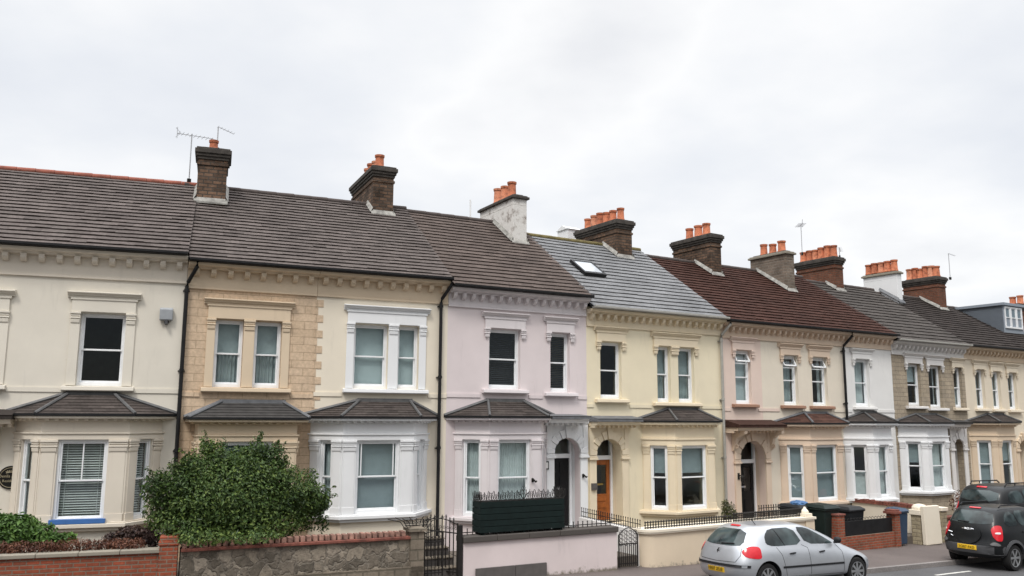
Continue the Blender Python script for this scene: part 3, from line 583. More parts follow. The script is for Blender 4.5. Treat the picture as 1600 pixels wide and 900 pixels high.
# ------------------------------------------------------------------ the houses
def house(key, label, eave_px, ridge_px, wallmat, cornmat, roofmat, wins, bayc, porchc=None, roofopt={}, corn='small', gut='black', pipes=(), wall_mi=None, extra_mats=(), string=True, ridge=None, seam=None, freize=.5, level=None):
    fr = FR[key]; w = WID[key]; root = thing('terraced_house', label, 'house', fr.M(), 'terraced houses in the row')
    ez = fr.Z(*eave_px, -.3); rz_ = fr.Z(*ridge_px, DR)
    if level: ez, rz_ = level[0] - fr.zg, level[1] - fr.zg
    holes = []; mb = MB(); mi = wall_mi or (lambda x, z: 0)
    # porch
    if porchc:
        pc = dict(porchc); hole = porch(root, mb, **pc); holes.append(hole)
    # windows
    wl = []
    for wd in wins:
        ops = []
        for (a, b, yt, yb) in wd['px']:
            ym, xm = (yt + yb) / 2, (a + b) / 2
            ops.append((fr.X(a, ym), fr.X(b, ym), fr.Z(xm, yb), fr.Z(xm, yt)))
        z0 = min(o[2] for o in ops); z1 = max(o[3] for o in ops)
        ops = [(o[0], o[1], z0, z1) for o in ops]; holes += ops; wl.append((wd, ops))
    bx = None
    if bayc:
        bc = bayc; d = bc.get('d', .75); c = bc.get('c', .62); cxp = (bc['fl'] + bc['fr']) / 2
        xl = fr.X(bc['fl'], 730, -d) - c; xr = fr.X(bc['fr'], 730, -d) + c
        zs = fr.Z(cxp, bc['sill'], -d); zh = fr.Z(cxp, bc['head'], -d); ze = fr.Z(cxp, bc['eave'], -d - .22); zt = fr.Z((bc['tl'] + bc['tr']) / 2, bc['top'], 0)
        fw = (fr.X(bc['wl'], 730, -d), fr.X(bc['wr'], 730, -d)); holes.append((xl + .3, xr - .3, zs, zh))
        bx = (xl, xr, c, d, zs, zh, ze, zt, (fr.X(bc['tl'], bc['top']), fr.X(bc['tr'], bc['top'])), fw)
    wall_with_holes(mb, w, -.5, ez + .02, holes, mi=mi)
    y1 = 2 * DR; rm = 1
    for x in (.012, w - .012):
        mb.add([(x, .26, -.5), (x, y1, -.5), (x, y1, ez), (x, DR, rz_ - .08), (x, .0, ez + .2), (x, 0, ez)], [(0, 1, 2, 3, 4, 5)], 0)
    mb.quad((0, y1, -.5), (w, y1, -.5), (w, y1, ez), (0, y1, ez), 0)
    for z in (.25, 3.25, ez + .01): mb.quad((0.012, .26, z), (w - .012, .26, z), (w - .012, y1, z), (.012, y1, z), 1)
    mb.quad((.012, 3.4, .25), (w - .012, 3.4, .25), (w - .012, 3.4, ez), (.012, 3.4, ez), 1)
    if string:
        zst = fr.Z(*string, 0); 
        segs = [(0.0, w)]
        for wd, ops in wl:
            a, b = ops[0][0] - .26, ops[-1][1] + .26; ns = []
            for s0, s1 in segs:
                if b <= s0 or a >= s1: ns.append((s0, s1)); continue
                if a > s0: ns.append((s0, a))
                if b < s1: ns.append((b, s1))
            segs = ns
        for s0, s1 in segs:
            if s1 - s0 > .05: mb.box(s0 + .002, s1 - .002, -.022, -.0005, zst - .10, zst + .0, mi((s0 + s1) / 2, zst))
    wall = mb.build('wall', [wallmat, M['room'], *extra_mats], root)
    # cornice with brackets
    c = MB(); zc = ez - .06; zb = ez - freize
    c.box(0.003, w - .003, -.05, -.001, zb - .05, zb); c.box(.003, w - .003, -.03, -.0005, zb, zc - .12)
    c.extx([(0, zc - .13), (-.14, zc - .13), (-.17, zc - .09), (-.27, zc - .07), (-.29, zc - .04), (-.30, zc), (0, zc)], 0.003, w - .003)
    sp = .36 if corn == 'wide' else .27; k = max(3, round(w / sp))
    for i in range(k):
        x = (i + .5) * w / k; bw_ = .06 if corn == 'wide' else .05
        c.extx([(-.03, zc - .30), (-.08, zc - .30), (-.14, zc - .27), (-.19, zc - .22), (-.205, zc - .131), (-.03, zc - .131)], x - bw_, x + bw_)
    c.build('cornice', cornmat, root, bevel=.006)
    for wd, ops in wl:
        par = None
        for i, (a, b, z0, z1) in enumerate(ops):
            ins = wd.get('in', 'dark'); ins = ins[i] if isinstance(ins, list) else ins
            so = sash(root, Matrix.Translation((a, wd.get('rec', .12), z0)), b - a, z1 - z0, ins, wd.get('bars'), wd.get('vent', False))
            par = par or so
        e = wd.get('edge', .17); x0, x1 = ops[0][0] - e, ops[-1][1] + e
        zcn = ops[0][3] + wd.get('head', .30)
        surround(par, x0, x1, ops[0][2], ops[0][3], zcn, wd['mat'], [(o[0], o[1]) for o in ops], wd.get('sill'), wd.get('strip', True))
    if bx:
        bc = bayc; bay(root, *bx[:9], (bc['mat'], bc.get('base', wallmat)), bx[9], inside=bc.get('in', 'roller'), bars=bc.get('bars'), sins=bc.get('sin'), roofmat=bc.get('roof'), blue=bc.get('blue', False), sidew=bc.get('sw', .5))
    # roof
    r = MB(); tiled(r, 0.0, w, -.36, ez - .02, DR, rz_, **roofopt)
    r.quad((0.01, -.34, ez - .06), (w - .01, -.34, ez - .06), (w - .01, DR, rz_ - .05), (.01, DR, rz_ - .05)); tiled(r, .01, w - .01, y1 + .2, ez - .02, DR, rz_, expo=.5, tw=1.2)
    ro = r.build('roof', roofmat, root, tint=True)
    q = MB(); n = int(w / .45)
    for i in range(n): q.tube([(w * i / n + .004, DR, rz_ + .01), (w * (i + 1) / n - .004, DR, rz_ + .01 + R.uniform(0, .012))], .085, 8)
    q.build('ridge_tiles', ridge or M['ridge'], ro, smooth=50)
    gm = M['black'] if gut == 'black' else M['greypipe']
    u = MB(); u.extx([(-.305, ez - .055), (-.43, ez - .055), (-.45, ez - .03), (-.45, ez + .02), (-.43, ez + .02), (-.41, ez - .02), (-.32, ez - .02), (-.30, ez + .0)], .0, w - .005); u.build('gutter', gm, root)
    for (px, pm, ybot) in pipes:
        x = fr.X(px, 560, -.1); t = MB(); zbt = 0.05 if ybot is None else fr.Z(px, ybot, -.1)
        t.tube([(x + .18, -.36, ez - .03), (x + .18, -.36, ez - .18), (x + .02, -.10, ez - .52), (x, -.09, ez - .62), (x, -.09, zbt)], .045, 8)
        for zz in (ez - .75, ez - 2.6, ez - 4.4):
            if zz > zbt: t.lathe([(.058, 0), (.058, .07)], (x, -.09, zz), 8); t.box(x - .075, x + .075, -.055, -.0, zz + .01, zz + .04)
        t.build('downpipe', pm, root, smooth=40)
    return root, ez, rz_, fr

ss = FR
# --- A
A = FR['A']
rt, ez, rz_, fr = house('A', 'pale grey-cream house with a blue sill board, behind the red brick garden wall', (150, 387), (150, 277), M['A'], M['Atrim'], M['roofA'],
    [dict(px=[(122, 194, 490, 603)], mat=M['A'], head=.34, edge=.20), dict(px=[(-78, -6, 485, 600)], mat=M['A'], head=.34, edge=.2)],
    dict(fl=60, fr=198, head=687, sill=816, eave=650, top=616, tl=108, tr=178, wl=88, wr=167, mat=M['Atrim'], **{'in': 'slats'}, sin='slats', bars=[.5], base=M['A'], blue=True, sw=.42),
    porchc=dict(x0=A.X(-95), x1=A.X(-25), zt=.5, zs=2.6, mat=M['Atrim'], door='black', canopy=(A.X(-118) + .02, A.X(20, 645, -.5), A.Z(10, 655, -.5), .55, M['bayroof'], .12), brackets=True),
    roofopt=dict(expo=.235, tw=.34, jit=.013, step=.033), corn='wide', string=(140, 606), ridge=M['ridgered'], freize=.62)
CH = dict(root=rt, fr=fr, ez=ez, rz_=rz_)
chimney(rt, fr, ez, rz_, 0, 306, 352, 316, 231, 299, M['chimney'], 1, M['soot'], .12, .35, long=.95)
aerial(fr, fr.X(296, 290, DR) - .02, DR, rz_ + .05, 1.45, 'yagi', 'slim antenna on a mast on the roof ridge beside the single-pot chimney', .8)
aerial(fr, fr.X(339, 230, DR - .6), DR - .3, fr.Z(339, 238, DR - .3), .75, 'stick', 'short antenna with a drooping boom on top of the single-pot chimney', .9)
# --- B
rt, ez, rz_, fr = house('B', 'narrow house of tan painted stone blocks behind the big dark green bush', (400, 412), (430, 305), M['Bs'], M['Btrim'], M['roofB'],
    [dict(px=[(334, 379, 502, 605), (396, 439, 503, 606)], mat=M['Btrim'], head=.36, edge=.19, **{'in': ['curtlow', 'curtlow']})],
    dict(fl=306, fr=462, head=690, sill=812, eave=656, top=629, tl=347, tr=442, wl=345, wr=425, c=.02, d=.7, mat=M['Btrim'], **{'in': 'roller'}, sw=.35, roof=M['felt']),
    roofopt=dict(expo=.225, tw=.34, jit=.012, step=.033), corn='wide', string=(390, 614), pipes=[(285, M['black'], None)], freize=.6)
q = MB(); w = WID['B']
for i in range(34):
    z0 = -.2 + i * .19
    if z0 + .19 < ez - .6: q.box(w - .03, w + (.17 if i % 2 else .04), -.008, -.0006, z0 + .004, z0 + .186)
q.build('quoins', M['Bs'], rt)
# --- C
BC = (ez + fr.zg, rz_ + fr.zg)
rt, ez, rz_, fr = house('C', 'narrow cream house with a bright white bay and window surround above the rubble wall', (600, 425), (560, 316), M['C'], M['Btrim'], M['roofB'],
    [dict(px=[(552, 606, 508, 607), (621, 654, 510, 608)], mat=M['white'], head=.34, edge=.19, **{'in': ['roller', 'roller']})],
    dict(fl=534, fr=645, head=688, sill=802, eave=654, top=627, tl=562, tr=640, wl=556, wr=624, mat=M['white'], **{'in': 'roller'}, sin='net', bars=[.13, .87], base=M['C'], sw=.36),
    roofopt=dict(expo=.225, tw=.34, jit=.012, step=.033), corn='wide', string=(590, 614), pipes=[(688, M['black'], None)], freize=.6, level=BC)
chimney(rt, fr, ez, rz_, 0, 582, 614, 335, 260, 547, M['chimney'], 4, M['soot'], .125, .42)
# --- D
D = FR['D']
rt, ez, rz_, fr = house('D', 'pale pink house with a black front door in a white arched porch', (810, 453), (690, 338), M['D'], M['Dtrim'], M['roofD'],
    [dict(px=[(764, 813, 515, 608)], mat=M['Dtrim'], head=.32, edge=.15, strip=False, **{'in': 'darkslats'}), dict(px=[(860, 890, 521, 613)], mat=M['Dtrim'], head=.32, edge=.15, strip=False, **{'in': 'darkslats'})],
    dict(fl=764, fr=845, head=687, sill=806, eave=653, top=627, tl=762, tr=816, wl=778, wr=829, mat=M['Dtrim'], **{'in': 'net'}, sin='net', base=M['D']),
    porchc=dict(x0=D.X(865, 740), x1=D.X(906, 740), zt=.55, zs=D.Z(885, 703) - .1, mat=M['white'], door='black', canopy=(D.X(856, 650, -.5), D.X(918, 650, -.4), D.Z(890, 655, -.5), .6, M['leaddark'], .05)),
    roofopt=dict(expo=.25, tw=.33, jit=.006, step=.034), string=(835, 617), freize=.5, gut='black')
q = MB(); q.tube([(fr.X(741, 345, DR), DR + .3, rz_ - .3), (fr.X(741, 345, DR), DR + .3, fr.Z(741, 313, DR + .3))], .028, 8); q.build('vent_pipe', M['frame'], rt)
chimney(rt, fr, ez, rz_, 0, 801, 823, 380, 305, 750, M['peel'], 3, M['soot'], .125, .5, 'cap')
# --- E
E_ = FR['E']
rt, ez, rz_, fr = house('E', 'pale yellow house with an orange wooden front door under a slate roof', (1025, 487), (877, 375), M['E'], M['Etrim'], M['roofE'],
    [dict(px=[(938, 971, 535, 623)], mat=M['Etrim'], head=.32, edge=.15, strip=False, **{'in': 'dark'}), dict(px=[(1027, 1048, 543, 628), (1060, 1085, 544, 629)], mat=M['Etrim'], head=.3, edge=.15, strip=False, **{'in': ['curtlow', 'curtlow']})],
    dict(fl=1056, fr=1117, head=696, sill=796, eave=660, top=640, tl=1044, tr=1088, wl=1065, wr=1105, mat=M['Etrim'], **{'in': 'rollerhalf'}, sin='rollerhalf', base=M['E'], roof=None),
    porchc=dict(x0=E_.X(931, 740), x1=E_.X(971, 740), zt=.72, zs=E_.Z(950, 706) - .1, mat=M['Etrim'], door='wood', canopy=(.02, E_.X(1002, 655, -.4), E_.Z(950, 659, -.45), .5, M['leaddark'], .08)),
    roofopt=dict(expo=.27, tw=.6, jit=.008, step=.033), string=(1000, 632), freize=.5, gut='grey', pipes=[(1128, M['greypipe'], None)], ridge=M['ridgemoss'])
chimney(rt, fr, ez, rz_, 0, 964, 988, 403, 344, 902, M['chimney'], 6, M['soot'], .125, .45)
q = MB(); x = fr.X(890, 366, 6.2); z = fr.Z(890, 376, 6.2); q.box(x - .28, x + .28, 5.9, 6.6, z - 2.2, z + .38); q.extx([(5.85, z + .38), (6.65, z + .38), (6.25, z + .55)], x - .32, x + .32); q.build('rear_chimney', M['white'], rt)
# skylight on the slate roof
slope = (rz_ - ez) / (DR + .35)
def roofpt(fr, px, py, ez, slope, o=0):
    y = 1.0
    for _ in range(60): y += ((fr.Z(px, py, y) - ez) / slope - .36 - y) * .5
    return fr.X(px, py, y), y
sa = roofpt(fr, 898, 418, ez, slope); sk = MB(); an = math.atan(slope)
sk.M = Matrix.Translation((sa[0], sa[1] - .5, ez + slope * (sa[1] - .5 + .36) + .02)) @ Matrix.Rotation(an, 4, 'X')
W_, H_ = .85, .95
sk.box(0, .07, 0, H_, 0, .11); sk.box(W_ - .07, W_, 0, H_, 0, .11); sk.box(.07, W_ - .07, 0, .12, 0, .11); sk.box(.07, W_ - .07, H_ - .07, H_, 0, .11)
so = sk.build('skylight', M['black'], rt); sg = MB(sk.M); sg.box(.07, W_ - .07, .12, H_ - .07, .085, .095); sg.build('pane', plain('skylight_glass', (.42, .45, .48), .15), so)
# --- F
Ff = FR['F']; xsplit = Ff.X(1203, 600)
rt, ez, rz_, fr = house('F', 'two-tone peach and cream house with a black front door and open top vents', (1220, 507), (1060, 408), M['Fp'], M['Ft'], M['roofF'],
    [dict(px=[(1149, 1174, 548, 631)], mat=M['Fp'], head=.3, edge=.14, strip=False, sill=M['sillbrown'], vent=True, **{'in': 'roller'}), dict(px=[(1224, 1247, 556, 633)], mat=M['Ft'], head=.28, edge=.14, strip=False, sill=M['sillbrown'], vent=True, **{'in': 'curtain'}),
     dict(px=[(1269, 1293, 559, 634)], mat=M['Ft'], head=.28, edge=.14, strip=False, sill=M['sillbrown'], vent=True, **{'in': 'sidecurtains'})],
    dict(fl=1268, fr=1318, head=695, sill=783, eave=663, top=646, tl=1256, tr=1290, wl=1276, wr=1309, mat=M['Ft'], **{'in': 'roller'}, sin='roller', base=M['Fc'], roof=M['bayred']),
    porchc=dict(x0=Ff.X(1156, 740), x1=Ff.X(1196, 740), zt=.55, zs=Ff.Z(1172, 713) - .1, mat=M['Ft'], door='glazed', canopy=(.03, Ff.X(1224, 660, -.5), Ff.Z(1172, 668, -.5), .65, M['bayred'], .15), brackets=True),
    roofopt=dict(expo=.24, tw=.33, jit=.012, step=.033), string=(1205, 638), freize=.5, wall_mi=lambda x, z: 0 if x < xsplit else 2, extra_mats=(M['Fc'],), pipes=[(1319, M['black'], None)])
chimney(rt, fr, ez, rz_, 0, 1112, 1128, 430, 366, 1053, M['chimney'], 3, M['soot'], .14, .45)
# --- G
FG = (ez + fr.zg, rz_ + fr.zg)
rt, ez, rz_, fr = house('G', 'slim white house between the two-tone peach house and the grey stone house', (1350, 521), (1210, 432), M['G'], M['Ft'], M['roofF'],
    [dict(px=[(1336, 1359, 562, 635)], mat=M['G'], head=.26, edge=.14, strip=False, **{'in': 'net'})],
    dict(fl=1367, fr=1396, head=695, sill=778, eave=661, top=645, tl=1349, tr=1367, wl=1374, wr=1390, mat=M['white'], **{'in': 'net'}, sin='rollerlow', base=M['tanstone'], c=.6),
    roofopt=dict(expo=.24, tw=.33, jit=.012, step=.033), string=(1365, 640), freize=.5, level=FG)
chimney(rt, fr, ez, rz_, 0, 1230, 1243, 455, 393, 1174, M['chstone'], 3, M['coping'], .14, .42, 'cap')
aerial(fr, fr.X(1238, 395, DR), DR - .5, fr.Z(1238, 397, DR - .5), 1.35, 'yagi', 'pale antenna on a mast behind the grey stone chimney with three pots', .6, .9)
# --- H
Hh = FR['H']
rt, ez, rz_, fr = house('H', 'weathered grey stone house with a white bay behind the pale cream gate post', (1440, 533), (1320, 448), M['Hs'], M['offwhite'], M['roofH'],
    [dict(px=[(1418, 1439, 569, 634)], mat=M['offwhite'], head=.28, edge=.14, strip=False, **{'in': 'rollerhalf'}), dict(px=[(1452, 1472, 572, 637)], mat=M['offwhite'], head=.28, edge=.14, strip=False, **{'in': 'sidecurtains'}), dict(px=[(1491, 1504, 575, 637)], mat=M['I'], head=.26, edge=.12, strip=False, **{'in': 'rollerlow'})],
    dict(fl=1452, fr=1485, head=690, sill=766, eave=662, top=648, tl=1430, tr=1462, wl=1458, wr=1479, mat=M['white'], **{'in': 'net'}, sin='rollerhalf', base=M['Hs']),
    porchc=dict(x0=Hh.X(1492, 730), x1=Hh.X(1507, 730), zt=.5, zs=Hh.Z(1500, 695) - .1, mat=M['offwhite'], door='black', canopy=(Hh.X(1482, 660, -.4), Hh.X(1513, 660, -.3), Hh.Z(1498, 663, -.4), .5, M['felt'], .08)),
    roofopt=dict(expo=.30, tw=.36, jit=.008, step=.034), string=None, freize=.5, gut='grey')
chimney(rt, fr, ez, rz_, 0, 1306, 1319, 454, 402, 1245, M['chimneyred'], 6, M['soot'], .13, .5, long=2.0)
chimney(rt, fr, ez, rz_, 0, 1404, 1411, 472, 424, 1350, M['white'], 5, M['coping'], .14, .5, 'cap', flash=M['leaddark'])
aerial(fr, fr.X(1312, 400, DR), DR, fr.Z(1312, 404, DR), .5, 'stick', 'faint antenna boom above the red brick chimney with six pots next to the stone chimney', .8, .5)
# --- I
Ii = FR['I']
rt, ez, rz_, fr = house('I', 'sandy cream house with four narrow upper windows behind the parked black cars', (1550, 542), (1440, 468), M['I'], M['It'], M['roofI'],
    [dict(px=[(1525, 1539, 578, 638)], mat=M['I'], head=.26, edge=.12, strip=False, **{'in': 'sidecurtains'}), dict(px=[(1551, 1564, 581, 639)], mat=M['I'], head=.26, edge=.12, strip=False, **{'in': 'net'}), dict(px=[(1576, 1589, 583, 640)], mat=M['I'], head=.26, edge=.12, strip=False, **{'in': 'curtain'})],
    dict(fl=1562, fr=1590, head=688, sill=762, eave=661, top=648, tl=1542, tr=1566, wl=1568, wr=1585, mat=M['It'], **{'in': 'rollerhalf'}, sin='roller', base=M['I']),
    porchc=dict(x0=Ii.X(1594, 730), x1=Ii.X(1607, 730), zt=.5, zs=Ii.Z(1600, 697) - .1, mat=M['It'], door='wood'),
    roofopt=dict(expo=.25, tw=.33, jit=.01, step=.033), string=None, freize=.5)
chimney(rt, fr, ez, rz_, 0, 1468, 1480, 484, 433, 1412, M['chimneyred'], 6, M['soot'], .14, .52)
aerial(fr, fr.X(1475, 430, DR), DR - .3, fr.Z(1475, 436, DR - .3), 1.3, 'stick', 'antenna with a short upturned boom behind the farthest six-pot brick chimney', .6, -.6)
# --- J
rt, ez, rz_, fr = house('J', 'house at the far end of the row with a grey flat-roofed dormer', (1640, 556), (1540, 488), M['It'], M['It'], M['roofI'],
    [dict(px=[(1632, 1645, 590, 642)], mat=M['I'], head=.26, edge=.12, strip=False)], None, roofopt=dict(expo=.25, tw=.33, jit=.01, step=.033), string=None, ridge=M['ridge'])
slope = (rz_ - ez) / (DR + .35)
xa, ya = fr.X(1568, 502, 1.6), 1.6; zt_ = fr.Z(1568, 473, 1.6); xb = xa + 1.7
dm = MB(); zb = ez + slope * (ya + .36) - .05
dm.add([(xa, ya, zb), (xa, ya, zt_), (xa, DR + 1.2, zt_), (xa, DR + 1.2, zb + .4)], [(0, 1, 2, 3)]); dm.box(xa, xb, ya, DR + 1.2, zb, zt_ - .12); dm.box(xa - .08, xb + .08, ya - .1, DR + 1.3, zt_ - .12, zt_)
do = dm.build('dormer', M['dormer'], rt)
for i in range(3):
    wx = xa + .12 + i * .5; sash(do, Matrix.Translation((wx, ya - .05, zb + .28)), .48, zt_ - zb - .45, 'net', top='bay')
chimney(rt, fr, ez, rz_, 0, 1598, 1612, 520, 476, 1587, M['chimneyred'], 2, M['soot'], .13, .4, long=.75)

# ------------------------------------------------------------------ fixtures on the walls
A = FR['A']
t = thing('wall_plaque', 'round black plaque with pale lettering on the grey-cream wall beside the bay', 'plaque', fM(A, *[A.un(17, 746)[0], -.03, A.un(17, 746)[1]]))
p = MB(); p.lathe([(.235, 0), (.245, .012), (.235, .028), (.215, .026)], (0, 0, 0), 40); p.v = [Vector((v.x, -v.z + .02, v.y)) for v in p.v]; po = p.build('disc', M['plaque'], t, smooth=40)
p = MB(); p.tube([(.205 * math.cos(k * math.pi / 20), -.012, .205 * math.sin(k * math.pi / 20)) for k in range(40)], .006, 5, closed=True); p.build('gilt_rim', M['gold'], t)
def to_mesh(o):
    dg = bpy.context.evaluated_depsgraph_get(); dg.update(); me = bpy.data.meshes.new_from_object(o.evaluated_get(dg)); n = bpy.data.objects.new('lettering', me); col.objects.link(n)
    n.parent = o.parent; n.location = o.location; n.rotation_euler = o.rotation_euler; n.scale = o.scale; bpy.data.objects.remove(o); n.name = 'lettering'; return n
def lettering(name, txt, size, par, mat, loc, rx=90, rz=0, ext=.003, sx=1):
    c = bpy.data.curves.new(name, 'FONT'); c.body = txt; c.size = size; c.align_x = 'CENTER'; c.align_y = 'CENTER'; c.extrude = ext; c.resolution_u = 3
    c.materials.append(mat); o = bpy.data.objects.new(name, c); col.objects.link(o); o.parent = par; o.location = loc; o.rotation_euler = (rad(rx), 0, rad(rz)); o.scale = (sx, 1, 1); return to_mesh(o)
lettering('lettering', 'Denila ARDS', .085, po, M['gold'], (0, -.012, .03)); lettering('lettering', 'Residency', .075, po, M['gold'], (0, -.012, -.07))
p = MB(); 
for k in range(7): a = math.pi * (.2 + .6 * k / 6); p.tube([(.08 * math.cos(a), -.01, .08 + .04 * math.sin(a)), (.12 * math.cos(a), -.01, .09 + .07 * math.sin(a))], .008, 4)
p.tube([(-.09, -.01, .095), (0, -.01, .115), (.09, -.01, .095)], .008, 5); p.build('crest', M['gold'], po)
x, z = A.un(261, 491)
t = thing('floodlight', 'grey box floodlight high on the grey-cream wall next to the black drainpipe', 'lamp', fM(A, x, 0, z))
p = MB(); p.extx([(-.02, -.16), (-.12, -.14), (-.15, .1), (-.10, .14), (-.02, .14)], -.15, .13); p.build('housing', M['greybox'], t, bevel=.015); p = MB(); p.box(-.03, .03, -.16, -.0, -.24, -.15); p.box(-.05, .05, -.05, -.0, -.2, -.12); p.build('bracket', M['greytrim'], t)
D = FR['D']; x, z = D.un(851, 727)
t = thing('house_number_sign', 'small dark-framed pale sign on the pink wall beside the arched porch', 'sign', fM(D, x, -.05, z)); p = MB(); p.box(-.09, .09, -.03, -.001, -.11, .11); p.build('frame', M['iron'], t); p = MB(); p.box(-.06, .06, -.036, -.0305, -.08, .08); p.build('face', M['offwhite'], t)
def hook(fr, px, py, off, label):
    x, z = fr.un(px, py, off); o = MB(); o.tube([(0, 0, .05), (.0, -.06, .03), (.05, -.09, -.03), (.09, -.06, -.01)], .022, 6); o.box(-.03, .03, -.02, 0, -.04, .06)
    ob = o.build('wall_hook', M['iron'], None); place(ob, fM(fr, x, off, z)); tag(ob, label, 'hook')
hook(D, 832, 751, -.78, 'small black hook on the white bay pilaster above the dark green trough')
hook(D, 911, 744, -.06, 'small black hook on the white porch pilaster of the pink house')
E_ = FR['E']; x, z = E_.un(926, 760); o = MB(); o.box(-.09, .09, -.05, -.001, -.09, .09); o.box(-.06, -.0, -.06, -.05, -.05, .05); o.box(.02, .06, -.058, -.05, -.04, .06); ob = o.build('doorbell_panel', M['greyslab'], None); place(ob, fM(E_, x, -.055, z)); tag(ob, 'small dark entry panel on the yellow wall beside the orange door', 'doorbell')
Ff = FR['F']; x, z = Ff.un(1152, 744); t = thing('wall_lantern', 'dark wall lantern beside the black front door of the peach house', 'lamp', fM(Ff, x, -.05, z)); o = MB(); o.tube([(0, 0, .0), (0, -.14, .05), (0, -.16, -.0)], .018, 6); o.box(-.04, .04, -.02, 0, -.1, .1); o.build('bracket', M['iron'], t); o = MB(); o.lathe([(.04, -.18), (.065, 0), (.03, .06)], (0, -.16, -.02), 6); o.build('lamp_shade', M['iron'], t)

# ------------------------------------------------------------------ ground, road, pavement
def strip(name, y0, y1, dz, mat, x0=-60, x1=120, nx=60, thick=None):
    """band parallel to the facades: y measured from P0 across the street (negative = towards the road)"""
    mb = MB(); vs = []
    for i in range(nx + 1):
        t = x0 + (x1 - x0) * i / nx
        for y in (y0, y1): p = P0 + D60 * t + N60 * y; vs.append((p.x, p.y, g(p.x, p.y) + dz))
    mb.add(vs, [(2 * i, 2 * i + 2, 2 * i + 3, 2 * i + 1) for i in range(nx)])
    if thick:
        n0 = len(vs); v2 = []
        for i in range(nx + 1): x, y, z = vs[2 * i]; v2 += [(x, y, z), (x, y, z - thick)]
        mb.add(v2, [(2 * i, 2 * i + 1, 2 * i + 3, 2 * i + 2) for i in range(nx)])
    return tag(mb.build(name, mat), kind='structure')
KD = -.10                                                # road below pavement
def yacross(P): return (Vector((P.x, P.y)) - P0).dot(N60)
kp = ground_hit(1420, 882, 0); KY = yacross(kp)
strip('road', KY - 30, KY - .13, KD, M['tarmac']); strip('pavement', KY, 0.6, 0, M['pave']); strip('kerb', KY - .13, KY - .0, .012, M['kerb'], thick=.15)
gm = MB(); n = 40
vs = []
for i in range(n + 1):
    for j in range(n + 1):
        def sp(k): u = (k / n - .5) * 2; return math.copysign(abs(u) ** 3, u) * 1500
        x, y = sp(i) + 3, sp(j) + 20; vs.append((x, y, g(x, y) - .35))
gm.add(vs, [(i * (n + 1) + j, i * (n + 1) + j + 1, (i + 1) * (n + 1) + j + 1, (i + 1) * (n + 1) + j) for i in range(n) for j in range(n)])
tag(gm.build('ground', M['land']), kind='structure')
for i, (pa, pb) in enumerate((((1462, 899), (1516, 892.5)),)):
    a, b = ground_hit(*pa, KD), ground_hit(*pb, KD); d = (b - a); d.z = 0; d.normalize(); nn = Vector((d.y, -d.x, 0)) * .05; q = MB()
    for e in (-6, 0, 6):
        s = d * e; v = [a + s - nn, b + s - nn, b + s + nn, a + s + nn]; q.add([(p.x, p.y, g(p.x, p.y) + KD + .005) for p in v], [(0, 1, 2, 3)])
    tag(q.build('road_marking', M['roadpaint']), kind='structure')
GW = -3.0
for k in 'ABCDEFGHIJ':
    fr = FR[k]; w = WID[k]; q = MB(); q.box(.02, w - .02, GW + .3, -.005, -.5, .18 if k not in 'CF' else .12); place(tag(q.build('front_garden', M['soil']), kind='structure'), fr.M())

# ------------------------------------------------------------------ plants
def foliage(mb, blobs, n, size, lean=.5, tint=(.1, 1)):
    vol = [b[3] * b[4] * b[5] for b in blobs]; vol = [v ** .75 for v in vol]; tot = sum(vol)
    for (cx, cy, cz, rx, ry, rz), v in zip(blobs, vol):
        bt = R.uniform(-.22, .22)
        for _ in range(int(n * v / tot)):
            d = Vector((R.gauss(0, 1), R.gauss(0, 1), R.gauss(0, 1))).normalized(); rr = R.random() ** .28 * R.uniform(.9, 1.08)
            p = Vector((cx + d.x * rx * rr, cy + d.y * ry * rr, cz + d.z * rz * rr))
            nrm = (d * .8 + Vector((R.gauss(0, .55), R.gauss(0, .55), R.gauss(.35, .5)))).normalized()
            u = nrm.orthogonal().normalized(); a = R.uniform(0, 6.28); u = (Matrix.Rotation(a, 3, nrm) @ u); w = nrm.cross(u)
            L_ = size * R.choice((.6, .8, 1, 1.1, 1.5)) * R.uniform(.85, 1.2); W = L_ * R.uniform(.35, .55); t = max(0, min(1, R.gauss(.48, .22) + bt))
            f = nrm * L_ * .12
            mb.add([p - u * L_ * .5, p + w * W * .5 + f, p + u * L_ * .5, p - w * W * .5 + f], [(0, 1, 2), (0, 2, 3)], 0, t)
def shrub(name, label, cat, M4, blobs, n, size, mat, stems=4, group=None, h=.6):
    t = thing(name, label, cat, M4, group); mb = MB(); foliage(mb, blobs, n, size); mb.build('foliage', mat, t, tint=True)
    s = MB()
    for i in range(stems):
        b = R.choice(blobs); s.tube([(b[0] * .3 + R.uniform(-.1, .1), b[1] * .5, -.05), (b[0] * .6, b[1] * .7, b[2] * .5), (b[0] + R.uniform(-.1, .1), b[1], b[2])], [.03, .02, .01], 5)
    s.build('stem', M['stem'], t); return t
